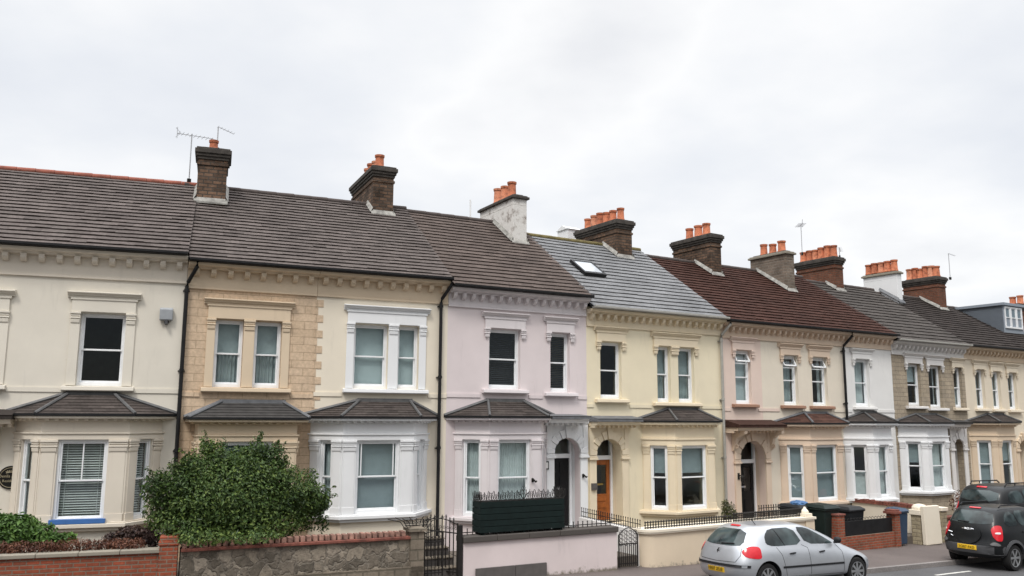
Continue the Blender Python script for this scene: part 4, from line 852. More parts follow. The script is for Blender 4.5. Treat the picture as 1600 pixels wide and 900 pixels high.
# big bush over the rubble wall, in front of B
B = FR['B']; off = -2.05
def bl(px, py, rpx, rpy, o, fr=B, ox=0, oz=0):
    x, z = fr.un(px, py, o); x2 = fr.X(px + rpx, py, o); z2 = fr.Z(px, py - rpy, o); return (x - ox, o - off, z - oz, abs(x2 - x), abs(x2 - x) * .72, abs(z2 - z))
bx0 = B.X(365, 800, off)
core = [(365, 770, 118, 66, 0), (366, 738, 84, 37, 0), (285, 780, 58, 56, .0), (256, 800, 36, 34, -.1), (445, 782, 56, 54, .0), (480, 800, 26, 32, -.1), (300, 815, 60, 36, -.3), (400, 815, 80, 36, -.3), (350, 780, 80, 60, -.35), (320, 838, 50, 14, -.95), (395, 838, 50, 11, -.95), (290, 826, 36, 18, -.7)]
blobs = [bl(x, y, a, b, off + o, ox=bx0) for x, y, a, b, o in core]; rb = random.Random(5)
for k in range(90):                                      # leafy sprays over the rounded mass
    a = rb.uniform(0, math.pi * 2); rr = rb.uniform(.45, .98); px = 366 + 138 * rr * math.cos(a); py = 775 - 78 * rr * math.sin(a) * (1 if math.sin(a) > 0 else .75)
    if px < 300 and py < 730: py += 18
    sz = rb.uniform(9, 22); blobs.append(bl(px, py, sz * 1.15, sz, off - .55 * math.sqrt(max(0, 1.05 - rr * rr)) * rb.uniform(.8, 1.3), ox=bx0))
for px, py in ((323, 700), (400, 698), (430, 706), (250, 745), (232, 770), (498, 795), (505, 818), (484, 745), (345, 698), (300, 715)):
    blobs.append(bl(px, py, 12, 15, off, ox=bx0))
shrub('big_bush', 'big rounded dark green leafy bush growing above the rubble stone wall', 'bush', fM(B, bx0, off), blobs, 62000, .066, M['bush'], 7)
bt_ = bpy.data.objects['big_bush']; mb = MB(); rb = random.Random(8)
for k in range(60):                                      # stray shoots
    b = rb.choice(blobs[11:]); d = Vector((b[0] + rb.uniform(-.1, .1), rb.uniform(-.5, .0), (b[2] - 1.2) * .6)).normalized(); p = Vector(b[:3]); q = p + (d + Vector((0, 0, .2))) * (max(b[3:]) + rb.uniform(.03, .14)); mb.tube([p, (p + q) / 2 + Vector((0, 0, .03)), q], [.008, .006, .003], 4, 1)
    for j in range(6): foliage(mb, [(*p.lerp(q, .5 + .09 * j), .05, .05, .05)], 4, .06)
mb.build('shoots', [M['bush'], M['stem']], bt_, tint=True)
A = FR['A']; off = -2.3
ax0 = A.X(30, 830, off); hb = [bl(x, y, a, b, off + o, A, ox=ax0) for x, y, a, b, o in [(20, 832, 40, 30, 0), (60, 838, 32, 22, .0), (-20, 830, 40, 34, 0), (85, 846, 26, 13, -.1), (105, 842, 16, 10, 0), (40, 822, 24, 18, .1), (10, 818, 20, 16, .1)]]
shrub('green_shrub', 'bright green leafy shrub at the frame edge behind the red brick wall', 'shrub', fM(A, ax0, off), hb, 7000, .085, M['hedgegreen'], 5)
ax1 = A.X(200, 832, off); hb = [bl(x, y, a, b, off + o, A, ox=ax1) for x, y, a, b, o in [(178, 842, 18, 12, 0), (205, 834, 26, 13, .0), (228, 838, 18, 14, 0), (240, 842, 12, 14, 0), (190, 846, 26, 9, -.1)]]
shrub('purple_shrub', 'low dark purple-leaved shrub under the bay beside the brick pier', 'shrub', fM(A, ax1, off), hb, 3500, .06, M['purple'], 4)
off = -2.72; mb = MB(); hz = A.Z(120, 857, off)
t = thing('russet_hedge', 'low clipped russet-leaved hedge running along the top of the red brick wall', 'hedge', fM(A, 0, off))
blobs = [(.1 + i * .19, R.uniform(-.03, .03), hz + .03 + R.uniform(-.02, .02), .17, .16, .14) for i in range(24)]; foliage(mb, blobs, 9500, .045); mb.build('foliage', M['russet'], t, tint=True)
s = MB()
for i in range(12): s.tube([(.3 + i * .36, 0, .2), (.32 + i * .36, .02, hz)], .012, 4)
s.build('stem', M['stem'], t)
Ff = FR['F']; off = -2.2; x, z = Ff.un(1139, 800, off)
shrub('small_shrub', 'small olive-green shrub by the railings next to the grey drainpipe', 'shrub', fM(Ff, x, off), [(0, 0, z - .05, .22, .2, .32), (.1, 0, z - .3, .25, .2, .25), (-.08, .05, z + .15, .12, .1, .2)], 1600, .06, M['olive'], 4)
off = -2.45

# ------------------------------------------------------------------ garden walls, piers, gates, railings
def W0(fr, x0, x1, y0, y1, z1, mat, zb=-.4): q = MB(); q.box(x0, x1, y0, y1, zb, z1); return q
A = FR['A']; xe = A.X(250, 870, GW); zc = A.Z(120, 866, GW - .04)
t = thing('brick_garden_wall', 'red brick garden wall with a pale stone coping and brick end pier', 'wall', A.M())
q = MB(); q.box(0, xe, GW, GW + .23, -.4, zc - .045); q.build('brickwork', M['brick'], t)
q = MB(); n = 7
for i in range(n): q.box(xe * i / n + .004, xe * (i + 1) / n - .004, GW - .05, GW + .27, zc - .043, zc + .03)
q.build('coping', M['coping'], t, bevel=.012)
xe2 = A.X(277, 870, GW - .03); q = MB(); zp = A.Z(264, 838, GW); q.box(xe - .02, xe2, GW - .06, GW + .32, -.4, zp); q.box(xe - .04, xe2 + .02, GW - .08, GW + .34, zp - .16, zp - .09); q.build('pier', M['brick'], t, bevel=.01)
B, C = FR['B'], FR['C']; zt_ = C.Z(600, 845, GW) - .0
t = thing('rubble_garden_wall', 'grey rubble stone garden wall topped with red edge bricks under the big bush', 'wall', B.M())
CB = B.M().inverted() @ C.M(); xs = B.X(282, 870, GW); xe = WID['B'] + C.X(640, 850, GW)
q = MB(); q.box(xs, xe, GW, GW + .3, -.5, zt_ - .06); q.build('stonework', M['rubble'], t)
q = MB(); q.box(xs, xe, GW - .07, GW + .33, zt_ - .058, zt_ + .0); q.build('coping', M['redcoping'], t, bevel=.01)
q = MB(); k = int((xe - xs) / .125)
for i in range(k):
    x = xs + .02 + i * .125; hh = R.uniform(-.006, .006)
    q.extx([(GW - .02, zt_ + .002), (GW + .0, zt_ + .105 + hh), (GW + .22, zt_ + .105 + hh), (GW + .28, zt_ + .002)], x, x + .088)
q.build('edge_bricks', M['redbrickedge'], t, bevel=.008)
q = MB(); q.box(xs, xe + .3, GW - .06, GW - .001, -.4, C.Z(600, 893, GW)); q.build('plinth', M['pier'], t)
xa, xb = C.X(641, 850, GW - .05), C.X(663, 850, GW - .05); zp = C.Z(650, 830, GW)
t = thing('gate_pier', 'square old stone gate pier with a domed cap at the end of the rubble wall', 'pier', fM(C, xa, GW - .06))
q = MB(); w_ = xb - xa; q.box(0, w_, 0, .36, -.4, zp); q.build('shaft', M['pier'], t, bevel=.02)
q = MB(); q.box(-.04, w_ + .04, -.05, .41, zp, zp + .06); q.add([(-.03, -.04, zp + .06), (w_ + .03, -.04, zp + .06), (w_ + .03, .4, zp + .06), (-.03, .4, zp + .06), (w_ * .5, .18, zp + .13)], [(0, 1, 4), (1, 2, 4), (2, 3, 4), (3, 0, 4)]); q.build('cap', M['pier'], t)
zf = zp + .10; q = MB()
for i in range(9):
    x = -.08 + (w_ + .16) * i / 8; a = (i - 4) * .10; q.tube([(x, .1, zf - .06), (x + a * .3, .1, zf + .1), (x + a, .1, zf + .17 + .03 * (i % 2))], .009, 5)
    q.tube([(x + .05 * math.cos(k * 1.05), .1, zf + .1 + .045 * math.sin(k * 1.05)) for k in range(6)], .007, 4, closed=True)
q.tube([(-.1, .1, zf + .02), (w_ + .1, .1, zf + .02)], .01, 5); ob = q.build('iron_cresting', M['iron']); place(ob, fM(C, xa, GW - .06)); tag(ob, 'fan of small black iron scrolls standing on the domed stone gate pier', 'ironwork')
# gate between rubble wall and pink wall
D = FR['D']
xg = D.X(719, 860, GW); zg1 = D.Z(719, 822, GW)
q = MB(); q.box(-.05, .05, -.05, .05, -.3, zg1 + .02); ob = q.build('gate_post', M['iron'], bevel=.006); place(ob, fM(D, xg, GW + .03)); tag(ob, 'square dark gate post at the corner of the pale pink wall', 'post')
def gate(label, M4, w, zt, zb, n, arch=.0, ornate=False, r=.010):
    t = thing('iron_gate', label, 'gate', M4); q = MB()
    q.tube([(0, 0, zb), (0, 0, zt)], .02, 6); q.tube([(w, 0, zb), (w, 0, zt)], .018, 6)
    for z in (zb + .08, zt - .22): q.box(0, w, -.012, .012, z - .012, z + .012)
    q.build('frame', M['iron'], t); b = MB()
    for i in range(1, n):
        x = w * i / n; tp = zt + arch * math.sin(math.pi * i / n) + .03 * (i % 2)
        if ornate: tp = zt - .22
        b.tube([(x, 0, zb + .02), (x, 0, tp)], r, 5)
        if not ornate: b.tube([(x, 0, tp), (x, 0, tp + .05)], [r * 1.6, .002], 5)
    b.build('bars', M['iron'], t)
    s = MB()
    if ornate:
        for i in range(4):
            for j in range(4):
                cx, cz = w * (i + .5) / 4, zt - .30 + .02 - j * .0 + (.09 * j - .22 + .28); rr = w / 9
                s.tube([(cx + rr * math.cos(k * .7) * (1 - k * .05), 0, cz + rr * math.sin(k * .7) * (1 - k * .05)) for k in range(12)], .008, 4)
        s.tube([(w * k / 10, 0, zt + .16 * math.sin(math.pi * k / 10)) for k in range(11)], .014, 5)
    else:
        for i in range(n):
            cx = w * (i + .5) / n; s.tube([(cx + .03 * math.cos(k * 1.05), 0, zt - .12 + .03 * math.sin(k * 1.05)) for k in range(6)], .006, 4, closed=True)
        s.tube([(w * k / 10, 0, zt + arch * math.sin(math.pi * k / 10) - .04) for k in range(11)], .011, 5)
    s.build('scrollwork', M['iron'], t); return t
zt_g = D.Z(700, 815, GW + .4)
gate('tall open iron gate leaf swung inwards from the post by the pink wall', fM(D, xg - .04, GW + .06, 0, rad(112)), 1.05, zt_g, .12, 9, .10, r=.014)
xl = C.X(664, 860, GW); zl = C.Z(675, 828, GW)
wl_ = .42
gate('narrow fixed iron gate panel in front of the garden steps', fM(C, xl + .02, GW + .1, 0, 0), wl_, zl - .05, .06, 5, .05)
t = thing('garden_steps', 'short flight of dark steps with pale edges behind the iron gate', 'steps', fM(C, xl + .02, GW + .25)); q = MB(); e = MB()
for i in range(4): q.box(0, .85, .02 + i * .3, 1.5, -.3 + .0, .2 + i * .17 - .035); e.box(-.01, .86, i * .3, .04 + i * .3 + .28, .2 + i * .17 - .022, .2 + i * .17)
q.build('risers', M['greyslab'], t); e.build('treads', M['pier'], t)
# pink wall
t = thing('pink_garden_wall', 'pale pink rendered garden wall with a dark stone coping', 'wall', D.M())
x0, x1 = D.X(724, 870, GW), D.X(964, 850, GW); zw = D.Z(840, 840, GW)
q = MB(); q.box(x0, x1, GW, GW + .25, -.4, zw); q.build('render', M['pinkwall'], t)
q = MB(); n = 5
for i in range(n): q.box(x0 - .02 + (x1 - x0 + .04) * i / n + .003, x0 - .02 + (x1 - x0 + .04) * (i + 1) / n - .003, GW - .06, GW + .36, zw + .001, zw + .13)
q.build('coping', M['darkcoping'], t, bevel=.015); zcp = zw + .13
def slab(pa, pb, yt, label):
    xa, xb = D.X(pa, 888, GW - .05), D.X(pb, 888, GW - .05); q = MB(); q.box(0, xb - xa - .01, 0, .045, -.1, D.Z((pa + pb) / 2, yt, GW - .05)); ob = q.build('grey_slab', M['greyslab'], bevel=.006); place(ob, fM(D, xa, GW - .055)); tag(ob, label, 'slab', 'grey slabs at the foot of the pink wall')
slab(744, 806, 886, 'grey slab at the foot of the pink wall, the one nearer the iron gate post'); slab(806, 855, 881, 'grey slab at the foot of the pink wall, the one farther from the gate post')
def railing(label, M4, ln, z0, z1, n, r=.011, finial=.05, slope=0, rails=(.15, .8), cross=True):
    t = thing('railing', label, 'railing', M4); b = MB(); q = MB()
    for i in range(n + 1):
        x = ln * i / n; dz = slope * i / n; b.tube([(x, 0, z0 + dz), (x, 0, z1 + dz - finial)], r, 5)
        b.tube([(x, 0, z1 + dz - finial), (x, 0, z1 + dz - finial * .5), (x, 0, z1 + dz)], [r * .9, r * 1.9, .002], 5)
        if cross: b.tube([(x - .03, 0, z1 + dz - finial * 1.5), (x + .03, 0, z1 + dz - finial * 1.5)], r * .8, 4)
    b.build('bars', M['iron'], t)
    for f in rails: z = z0 + (z1 - z0) * f; q.tube([(-.02, 0, z), (ln + .02, 0, z + slope)], r * .95, 4)
    q.build('rails', M['iron'], t); return t
railing('row of stubby old iron railing on the dark coping of the pink wall', fM(D, x0 + .05, GW + .2), x1 - x0 - .1, zcp, zcp + .15, 30, .012, .02, rails=(.4,), cross=False)
# dark green trough
y0 = GW + .0; xa, xb = D.X(751, 810, y0), D.X(882, 805, y0); zb, zt_ = zcp + .045, D.Z(815, 782, y0)
t = thing('plant_trough', 'long dark green slatted trough standing on the pink wall', 'planter', fM(D, xa, y0))
q = MB(); L_ = xb - xa; n = 5; hz = (zt_ - zb) / n
for i in range(n):
    a, b = zb + i * hz + .005, zb + (i + 1) * hz - .005; q.box(0, L_, 0, .025, a, b); q.box(0, L_, .40, .425, a, b); q.box(-.0, .025, .026, .399, a, b); q.box(L_ - .025, L_, .026, .399, a, b)
q.box(.03, L_ - .03, .03, .395, zb + .02, zb + .05); q.build('slatted_box', M['trough'], t, bevel=.005)
q = MB(); 
for x in (.06, L_ / 2, L_ - .1): q.box(x, x + .06, .03, .39, zcp - .0, zb + .02)
q.build('feet', M['trough'], t); q = MB(); q.box(.03, L_ - .03, .03, .395, zt_ - .1, zt_ - .05); q.build('soil', M['soil'], t)
t = thing('iron_cresting', 'lacy black iron cresting of thorny scrolls along the top of the dark green trough', 'ironwork', fM(D, xa, y0, zt_)); b = MB(); q = MB(); rc = random.Random(4)
def crest(x, y, h, dx, dy):
    """one scrolled finial: stem, two curled arms and thorns"""
    def P(u, z): return (x + dx * u, y + dy * u, z)
    q.tube([P(0, -.02), P(.005, h * .6), P(0, h)], [.011, .010, .003], 5)
    for s_ in (-1, 1):
        k = rc.uniform(.8, 1.15); q.tube([P(s_ * (.015 + .065 * k * math.sin(a * .55)), h * .15 + .055 * k * (1 - math.cos(a * .75)) + .02 * a) for a in [i * .55 for i in range(9)]], .008, 4)
        for f in (.35, .55, .8): q.tube([P(0, h * f), P(s_ * .045 * k, h * f + .05)], [.008, .002], 4)
n = 19
for i in range(n):
    x = .03 + (L_ - .06) * i / (n - 1); h = .36 if i == 9 else (.30 if i in (16, 17) else rc.uniform(.15, .21)); crest(x, .012, h, 1, 0)
    if i == 9:
        for s_ in (-1, 1): q.tube([(x, .012, .02), (x + s_ * .08, .012, .13), (x + s_ * .16, .012, .19)], .010, 5); q.tube([(x, .012, .2), (x + s_ * .07, .012, .30)], [.009, .003], 4)
for i in range(4): crest(.012, .06 + i * .1, rc.uniform(.16, .22), 0, 1); crest(L_ - .012, .06 + i * .1, rc.uniform(.16, .22), 0, 1)
q.build('scrollwork', M['iron'], t); b.tube([(0, .012, .012), (L_, .012, .012)], .012, 5); b.tube([(.012, 0, .012), (.012, .42, .012)], .012, 5); b.tube([(L_ - .012, 0, .012), (L_ - .012, .42, .012)], .012, 5); b.build('rails', M['iron'], t)
# ornate gate to the yellow house
xa, xb = D.X(966, 850, GW + .1), E_.X(998, 850, GW + .1); pA = D.world(D.X(967, 850, GW + .1), GW + .1); pB = E_.world(E_.X(996, 850, GW + .1), GW + .1); dv = pB - pA
gate('ornate scrolled iron gate between the pink wall and the cream wall', Matrix.Translation((pA.x, pA.y, g(pA.x, pA.y))) @ Matrix.Rotation(math.atan2(dv.y, dv.x), 4, 'Z'), dv.xy.length, .80, .04, 9, ornate=True, r=.012)
# cream wall of E and F
t = thing('cream_garden_wall', 'cream garden wall with a rounded end beside the ornate gate, behind the silver car', 'wall', E_.M())
x0 = E_.X(1001, 855, GW + .25); xk = WID['E'] + FR['F'].X(1270, 830, GW); zw = E_.Z(1060, 831, GW)
def rounded(x0, x1, y0, y1, r, n=8):
    return [(x0 + r - r * math.cos(math.pi / 2 * k / n), y0 + r - r * math.sin(math.pi / 2 * k / n)) for k in range(n + 1)] + [(x1, y0), (x1, y1), (x0, y1)]
q = MB(); q.prism(rounded(x0, xk, GW, GW + .55, .3), -.4, zw); q.build('render', M['yellowwall'], t, smooth=30); q = MB(); q.prism(rounded(x0 - .05, xk + .04, GW - .05, GW + .58, .34), zw + .001, zw + .04); q.prism(rounded(x0 - .07, xk + .05, GW - .07, GW + .6, .36), zw + .041, zw + .10); q.build('coping', M['C'], t, smooth=30)
zcp = zw + .10
railing('short black railing with spear heads on the cream wall above the silver car', fM(E_, E_.X(1008, 820, GW + .2), GW + .2), E_.X(1142, 810, GW + .2) - E_.X(1008, 820, GW + .2), zcp, E_.Z(1075, 809, GW + .2), 34, .014, .07)
# step railing from the yellow porch to the street
pA = E_.world(E_.X(909, 805, -.35), -.35); pB = E_.world(E_.X(1000, 820, GW + .3), GW + .3); dv = pB - pA; zA = E_.zg + E_.Z(909, 808, -.35); zB = E_.zg + E_.Z(1000, 829, GW + .3)
Ms = Matrix.Translation((pA.x, pA.y, E_.zg)) @ Matrix.Rotation(math.atan2(dv.y, dv.x), 4, 'Z'); hA = E_.Z(909, 792, -.35) - E_.Z(909, 808, -.35)
railing('black spindle railing sloping down from the orange door to the ornate gate', Ms, dv.xy.length, zA - E_.zg, zA - E_.zg + hA, 26, .010, .05, zB - zA, rails=(.12, .55), cross=False)
q = MB(); ln = dv.xy.length; q.add([(0, -.1, -.3), (ln, -.1, -.3), (ln, .1, -.3), (0, .1, -.3), (0, -.1, zA - E_.zg - .0), (ln, -.1, zB - E_.zg), (ln, .1, zB - E_.zg), (0, .1, zA - E_.zg)], [(0, 3, 2, 1), (4, 5, 6, 7), (0, 1, 5, 4), (1, 2, 6, 5), (2, 3, 7, 6), (3, 0, 4, 7)]); ob = q.build('stair_wall', M['offwhite']); place(ob, Ms); tag(ob, 'low whitewashed wall under the sloping railing between pink and yellow houses', 'wall')
Ff = FR['F']
x0, x1 = Ff.X(1146, 810, GW + .2), Ff.X(1256, 805, GW + .2); 
railing('black railing crowded with scrolls on the cream wall in front of the peach house', fM(Ff, x0, GW + .2), x1 - x0, zcp + E_.zg - Ff.zg, Ff.Z(1200, 797, GW + .2), 46, .014, .06, rails=(.15, .45, .8))
x0, x1 = Ff.X(1186, 800, -1.3), Ff.X(1246, 800, -1.3); railing('thin picket railing inside the garden of the peach house', fM(Ff, x0, -1.3), x1 - x0, Ff.Z(1215, 812, -1.3), Ff.Z(1215, 787, -1.3), 16, .012, .05, cross=False)
# stepped cream pier
x, zp = Ff.un(1264, 806, GW); q = MB(); q.box(-.17, .19, -.03, .36, -.4, zp - .1); t = thing('cream_pier', 'stepped cream gate pier with a shaped cap beside the dark green bin', 'pier', fM(Ff, x, GW)); q.build('shaft', M['yellowwall'], t); q = MB(); q.box(-.21, .23, -.07, .4, zp - .099, zp - .03); q.box(-.13, .15, .0, .3, zp - .029, zp + .06); q.lathe([(.12, 0), (.11, .06), (.05, .13), (.02, .18)], (.01, .15, zp + .06), 12); q.build('cap', M['C'], t, bevel=.01)
# bins
def bin_(label, M4, mat, w=.58, h=1.07, d=.72, tilt=0, lid=None, group='wheelie bins in the front gardens'):
    t = thing('wheelie_bin', label, 'bin', M4, group); q = MB(); k = .80; hw, hd = w / 2, d / 2
    q.add([(-hw * k, -hd * k, .05), (hw * k, -hd * k, .05), (hw * k, hd * k, .05), (-hw * k, hd * k, .05), (-hw, -hd, h * .9), (hw, -hd, h * .9), (hw, hd, h * .9), (-hw, hd, h * .9)], [(0, 3, 2, 1), (4, 5, 6, 7), (0, 1, 5, 4), (1, 2, 6, 5), (2, 3, 7, 6), (3, 0, 4, 7)])
    q.box(-hw - .03, hw + .03, -hd - .03, hd + .03, h * .86, h * .905); q.build('body', mat, t, bevel=.025)
    q = MB(); q.add([(-hw - .04, -hd - .06, h * .91), (hw + .04, -hd - .06, h * .91), (hw + .04, hd + .05, h * .93), (-hw - .04, hd + .05, h * .93), (-hw * .8, -hd * .8, h * .985), (hw * .8, -hd * .8, h * .985), (hw * .8, hd * .9, h), (-hw * .8, hd * .9, h)], [(0, 3, 2, 1), (4, 5, 6, 7), (0, 1, 5, 4), (1, 2, 6, 5), (2, 3, 7, 6), (3, 0, 4, 7)]); q.build('lid', lid or mat, t, bevel=.02)
    q = MB(); q.tube([(-hw * .8, hd + .07, h * .93), (hw * .8, hd + .07, h * .93)], .018, 6); q.build('handle', mat, t)
    for s_ in (-1, 1):
        q = MB(Matrix.Translation((s_ * hw * .8, hd * .75, .1)) @ Matrix.Rotation(math.pi / 2, 4, 'Y')); q.lathe([(.02, -.025), (.1, -.025), (.1, .025), (.02, .025)], n=16); q.build('wheel', M['rubber'], t)
    return t
x = Ff.X(1243, 800, -1.9); zt_ = Ff.Z(1243, 784, -1.9)
bin_('black wheelie bin with a crumpled blue bag on its lid', fM(Ff, x, -1.9, zt_ - 1.12, .1), M['binblack'], .62)
q = MB(); rng = random.Random(3)
bm = bmesh.new(); bmesh.ops.create_icosphere(bm, subdivisions=3, radius=.22)
for v in bm.verts: v.co = Vector((v.co.x * 1.25, v.co.y, max(-.02, v.co.z * .45))) * (1 + rng.uniform(-.14, .14))
q.add([v.co.copy() for v in bm.verts], [[v.index for v in f.verts] for f in bm.faces]); bm.free(); ob = q.build('plastic_bag', M['bagblue']); place(ob, fM(Ff, x + .1, -1.95, zt_ - .05)); tag(ob, 'crumpled blue plastic bag lying on a black bin lid', 'bag')
x = Ff.X(1285, 820, GW + .5); zt_ = Ff.Z(1285, 784, GW + .5); zb = Ff.Z(1285, 852, GW + .3); bin_('tall dark green bin standing in the gateway between cream pier and brick pier', fM(Ff, x, GW + .5, max(-.25, zt_ - 1.3)), M['bingreen'], .66, 1.25)
x = Ff.X(1321, 800, -2.3); zt_ = Ff.Z(1327, 789, -2.3); bin_('black wheelie bin behind the black fence panel', fM(Ff, x, -2.3, zt_ - 1.12, .05), M['binblack'], .74, 1.12, .8)
x = Ff.X(1414, 820, GW + .0); zt_ = Ff.Z(1411, 794, GW); bin_('blue wheelie bin beside the brick pier on the pavement', fM(Ff, x, GW + .25, g(*Ff.world(x, GW).xy) - Ff.zg, 0), M['binblue'], .46, zt_ - (g(*Ff.world(x, GW).xy) - Ff.zg), .45, lid=M['binblue'])
# brick piers, low wall, black panel
def brickpier(pa, pb, yt, label, cap=None):
    xa, xb = Ff.X(pa, 830, GW + .26), Ff.X(pb, 830, GW - .04); xa = min(xa, xb - .24); zt = Ff.Z((pa + pb) / 2, yt, GW); t = thing('brick_pier', label, 'pier', fM(Ff, xa, GW - .05), 'red brick garden piers'); q = MB(); w_ = xb - xa
    q.box(0, w_, 0, .30, -.6, zt); q.build('shaft', M['brick'], t); c = MB()
    if cap: c.box(-.09, w_ + .02, -.05, .35, zt, zt + .08); c.box(-.05, w_ - .02, -.02, .32, zt + .08, zt + .13)
    else: c.box(-.03, w_ + .03, -.03, .39, zt, zt + .05)
    c.build('cap', M['redcoping'], t, bevel=.01)
    return xa, xb, zt
x1a, x1b, zp1 = brickpier(1296, 1320, 806, 'bright red brick pier beside the tall dark green bin'); x2a, x2b, zp2 = brickpier(1388, 1407, 803, 'red brick pier with a wide cap beside the blue bin', True)
q = MB(); zl1 = Ff.Z(1350, 836, GW); q.box(x1b + .004, x2a - .004, GW, GW + .22, -.6, zl1); ob = q.build('low_brick_wall', M['brick']); place(ob, Ff.M()); tag(ob, 'low red brick wall under the black fence panel between two brick piers', 'wall')
q = MB(); zt_ = Ff.Z(1355, 812, GW + .08); q.box(x1b + .01, x2a - .01, GW + .06, GW + .1, zl1 + .003, zt_); t = thing('fence_panel', 'solid black fence panel with a scrolled top edge between the brick piers', 'fence', Ff.M()); q.build('board', M['black'], t, bevel=.005); s = MB(); n = 17
for i in range(n):
    cx = x1b + .06 + (x2a - x1b - .12) * i / (n - 1); s.tube([(cx + .05 * math.cos(k * .7), GW + .08, zt_ + .035 + .045 * math.sin(k * .7)) for k in range(9)], .009, 4)
s.build('scroll_edge', M['iron'], t)
x = x1a + .15; q = MB(); zz = Ff.Z(1304, 806, GW + .5); q.lathe([(.05, -1.2), (.075, -.3), (.08, .0), (.10, .06), (.085, .14), (.02, .24)], (0, 0, zz), 12); ob = q.build('cream_post', M['Ft'], smooth=45); place(ob, fM(Ff, Ff.X(1304, 800, GW + .5), GW + .5)); tag(ob, 'cream post with a pointed top behind the bright red brick pier', 'post')
# party wall F|G with red tooth coping
Gf = FR['G']; t = thing('party_garden_wall', 'cream dividing wall with a toothed red coping between peach and white houses', 'wall', Gf.M()); za, zb = Gf.Z(1328, 784, -.1), Gf.Z(1432, 797, GW + .2)
ya, yb = -.02, GW + .1; q = MB(); q.add([(x, y, z) for x in (-.1, .1) for y, z in ((ya, -.6), (yb, -.6), (yb, zb), (ya, za))], [(0, 1, 2, 3), (4, 7, 6, 5), (0, 4, 5, 1), (1, 5, 6, 2), (2, 6, 7, 3), (3, 7, 4, 0)]); q.build('render', M['Fc'], t); c = MB(); n = 26
for i in range(n):
    y_a, y_b = ya + (yb - ya) * i / n, ya + (yb - ya) * (i + .8) / n; z = za + (zb - za) * (i + .5) / n; c.box(-.13, .13, y_b, y_a, z + .03, z + .10 + R.uniform(0, .03))
c.add([(x, y, z) for x in (-.15, .15) for y, z in ((ya, za + .001), (yb, zb + .001), (yb, zb + .035), (ya, za + .035))], [(0, 1, 2, 3), (4, 7, 6, 5), (0, 4, 5, 1), (1, 5, 6, 2), (2, 6, 7, 3), (3, 7, 4, 0)]); c.build('coping', M['redcoping'], t)
# G and H front: stone piers, white board, walls
def stonepier(fr, pa, pb, yt, label, dome=False, yo=0, h2=.1):
    xa, xb = fr.X(pa, 825, GW + yo + .3), fr.X(pb, 825, GW + yo); xa = min(xa, xb - .28); zt = fr.Z((pa + pb) / 2, yt, GW + yo); t = thing('stone_pier', label, 'pier', fM(fr, xa, GW + yo), 'tan stone gate piers'); q = MB(); w_ = xb - xa
    q.box(0, w_, 0, .32, -.7, zt - h2); q.build('shaft', M['tanstone'], t, bevel=.015); c = MB(); c.box(-.04, w_ + .04, -.04, .36, zt - h2, zt)
    if dome: c.lathe([(w_ * .48, 0), (w_ * .47, .07), (w_ * .36, .14), (w_ * .12, .17)], (w_ / 2, .16, zt), 16)
    c.build('cap', M['C'], t, bevel=.015)
xg_ = 'G'
stonepier(Gf, 1425, 1453, 797, 'rough tan stone pier with a domed cream cap beside the blue bin', True, h2=.16)
stonepier(Gf, 1462, 1481, 793, 'rough tan stone pier with a square cream cap partly behind the black car', False, .05, .12)
xa, xb = Gf.X(1442, 820, GW - .12), Gf.X(1467, 820, GW - .12); q = MB(); z0 = g(*Gf.world(xa, GW).xy) - Gf.zg; z1 = Gf.Z(1452, 790, GW - .12); w_ = xb - xa
q.add([(.06, -.16, z0), (w_ + .05, -.16, z0), (w_ + .05, -.02, z0), (.06, -.02, z0), (.03, -.14, z1), (w_ + .01, -.14, z1 - .01), (w_ + .01, -.02, z1 - .01), (.03, -.02, z1)], [(0, 3, 2, 1), (4, 5, 6, 7), (0, 1, 5, 4), (1, 2, 6, 5), (2, 3, 7, 6), (3, 0, 4, 7)]); ob = q.build('gate_post', M['C'], bevel=.02); place(ob, fM(Gf, xa, GW - .02)); tag(ob, 'upright pale cream slab-like gate post in front of the domed stone pier', 'post')
Hf = FR['H']
q = MB(); xs = Gf.X(1481, 820, GW + .05) - WID['G']; q.box(xs, WID['H'], GW + .1, GW + .35, -.6, .75); t = thing('stone_garden_wall', 'tan stone garden wall running behind the parked black cars', 'wall', Hf.M()); q.build('stonework', M['tanstone'], t); q = MB(); q.box(xs, WID['H'], GW + .06, GW + .39, .751, .82); q.build('coping', M['redcoping'], t)
off = -2.2; t = thing('russet_hedge', 'dark russet hedge behind the parked black cars', 'hedge', fM(Hf, 0, off)); hz = Hf.Z(1492, 768, off); mb = MB(); foliage(mb, [(.0 + i * .4, 0, hz - .35 + R.uniform(-.03, .03), .3, .3, .4) for i in range(12)], 3500, .06); mb.build('foliage', M['russet'], t, tint=True)

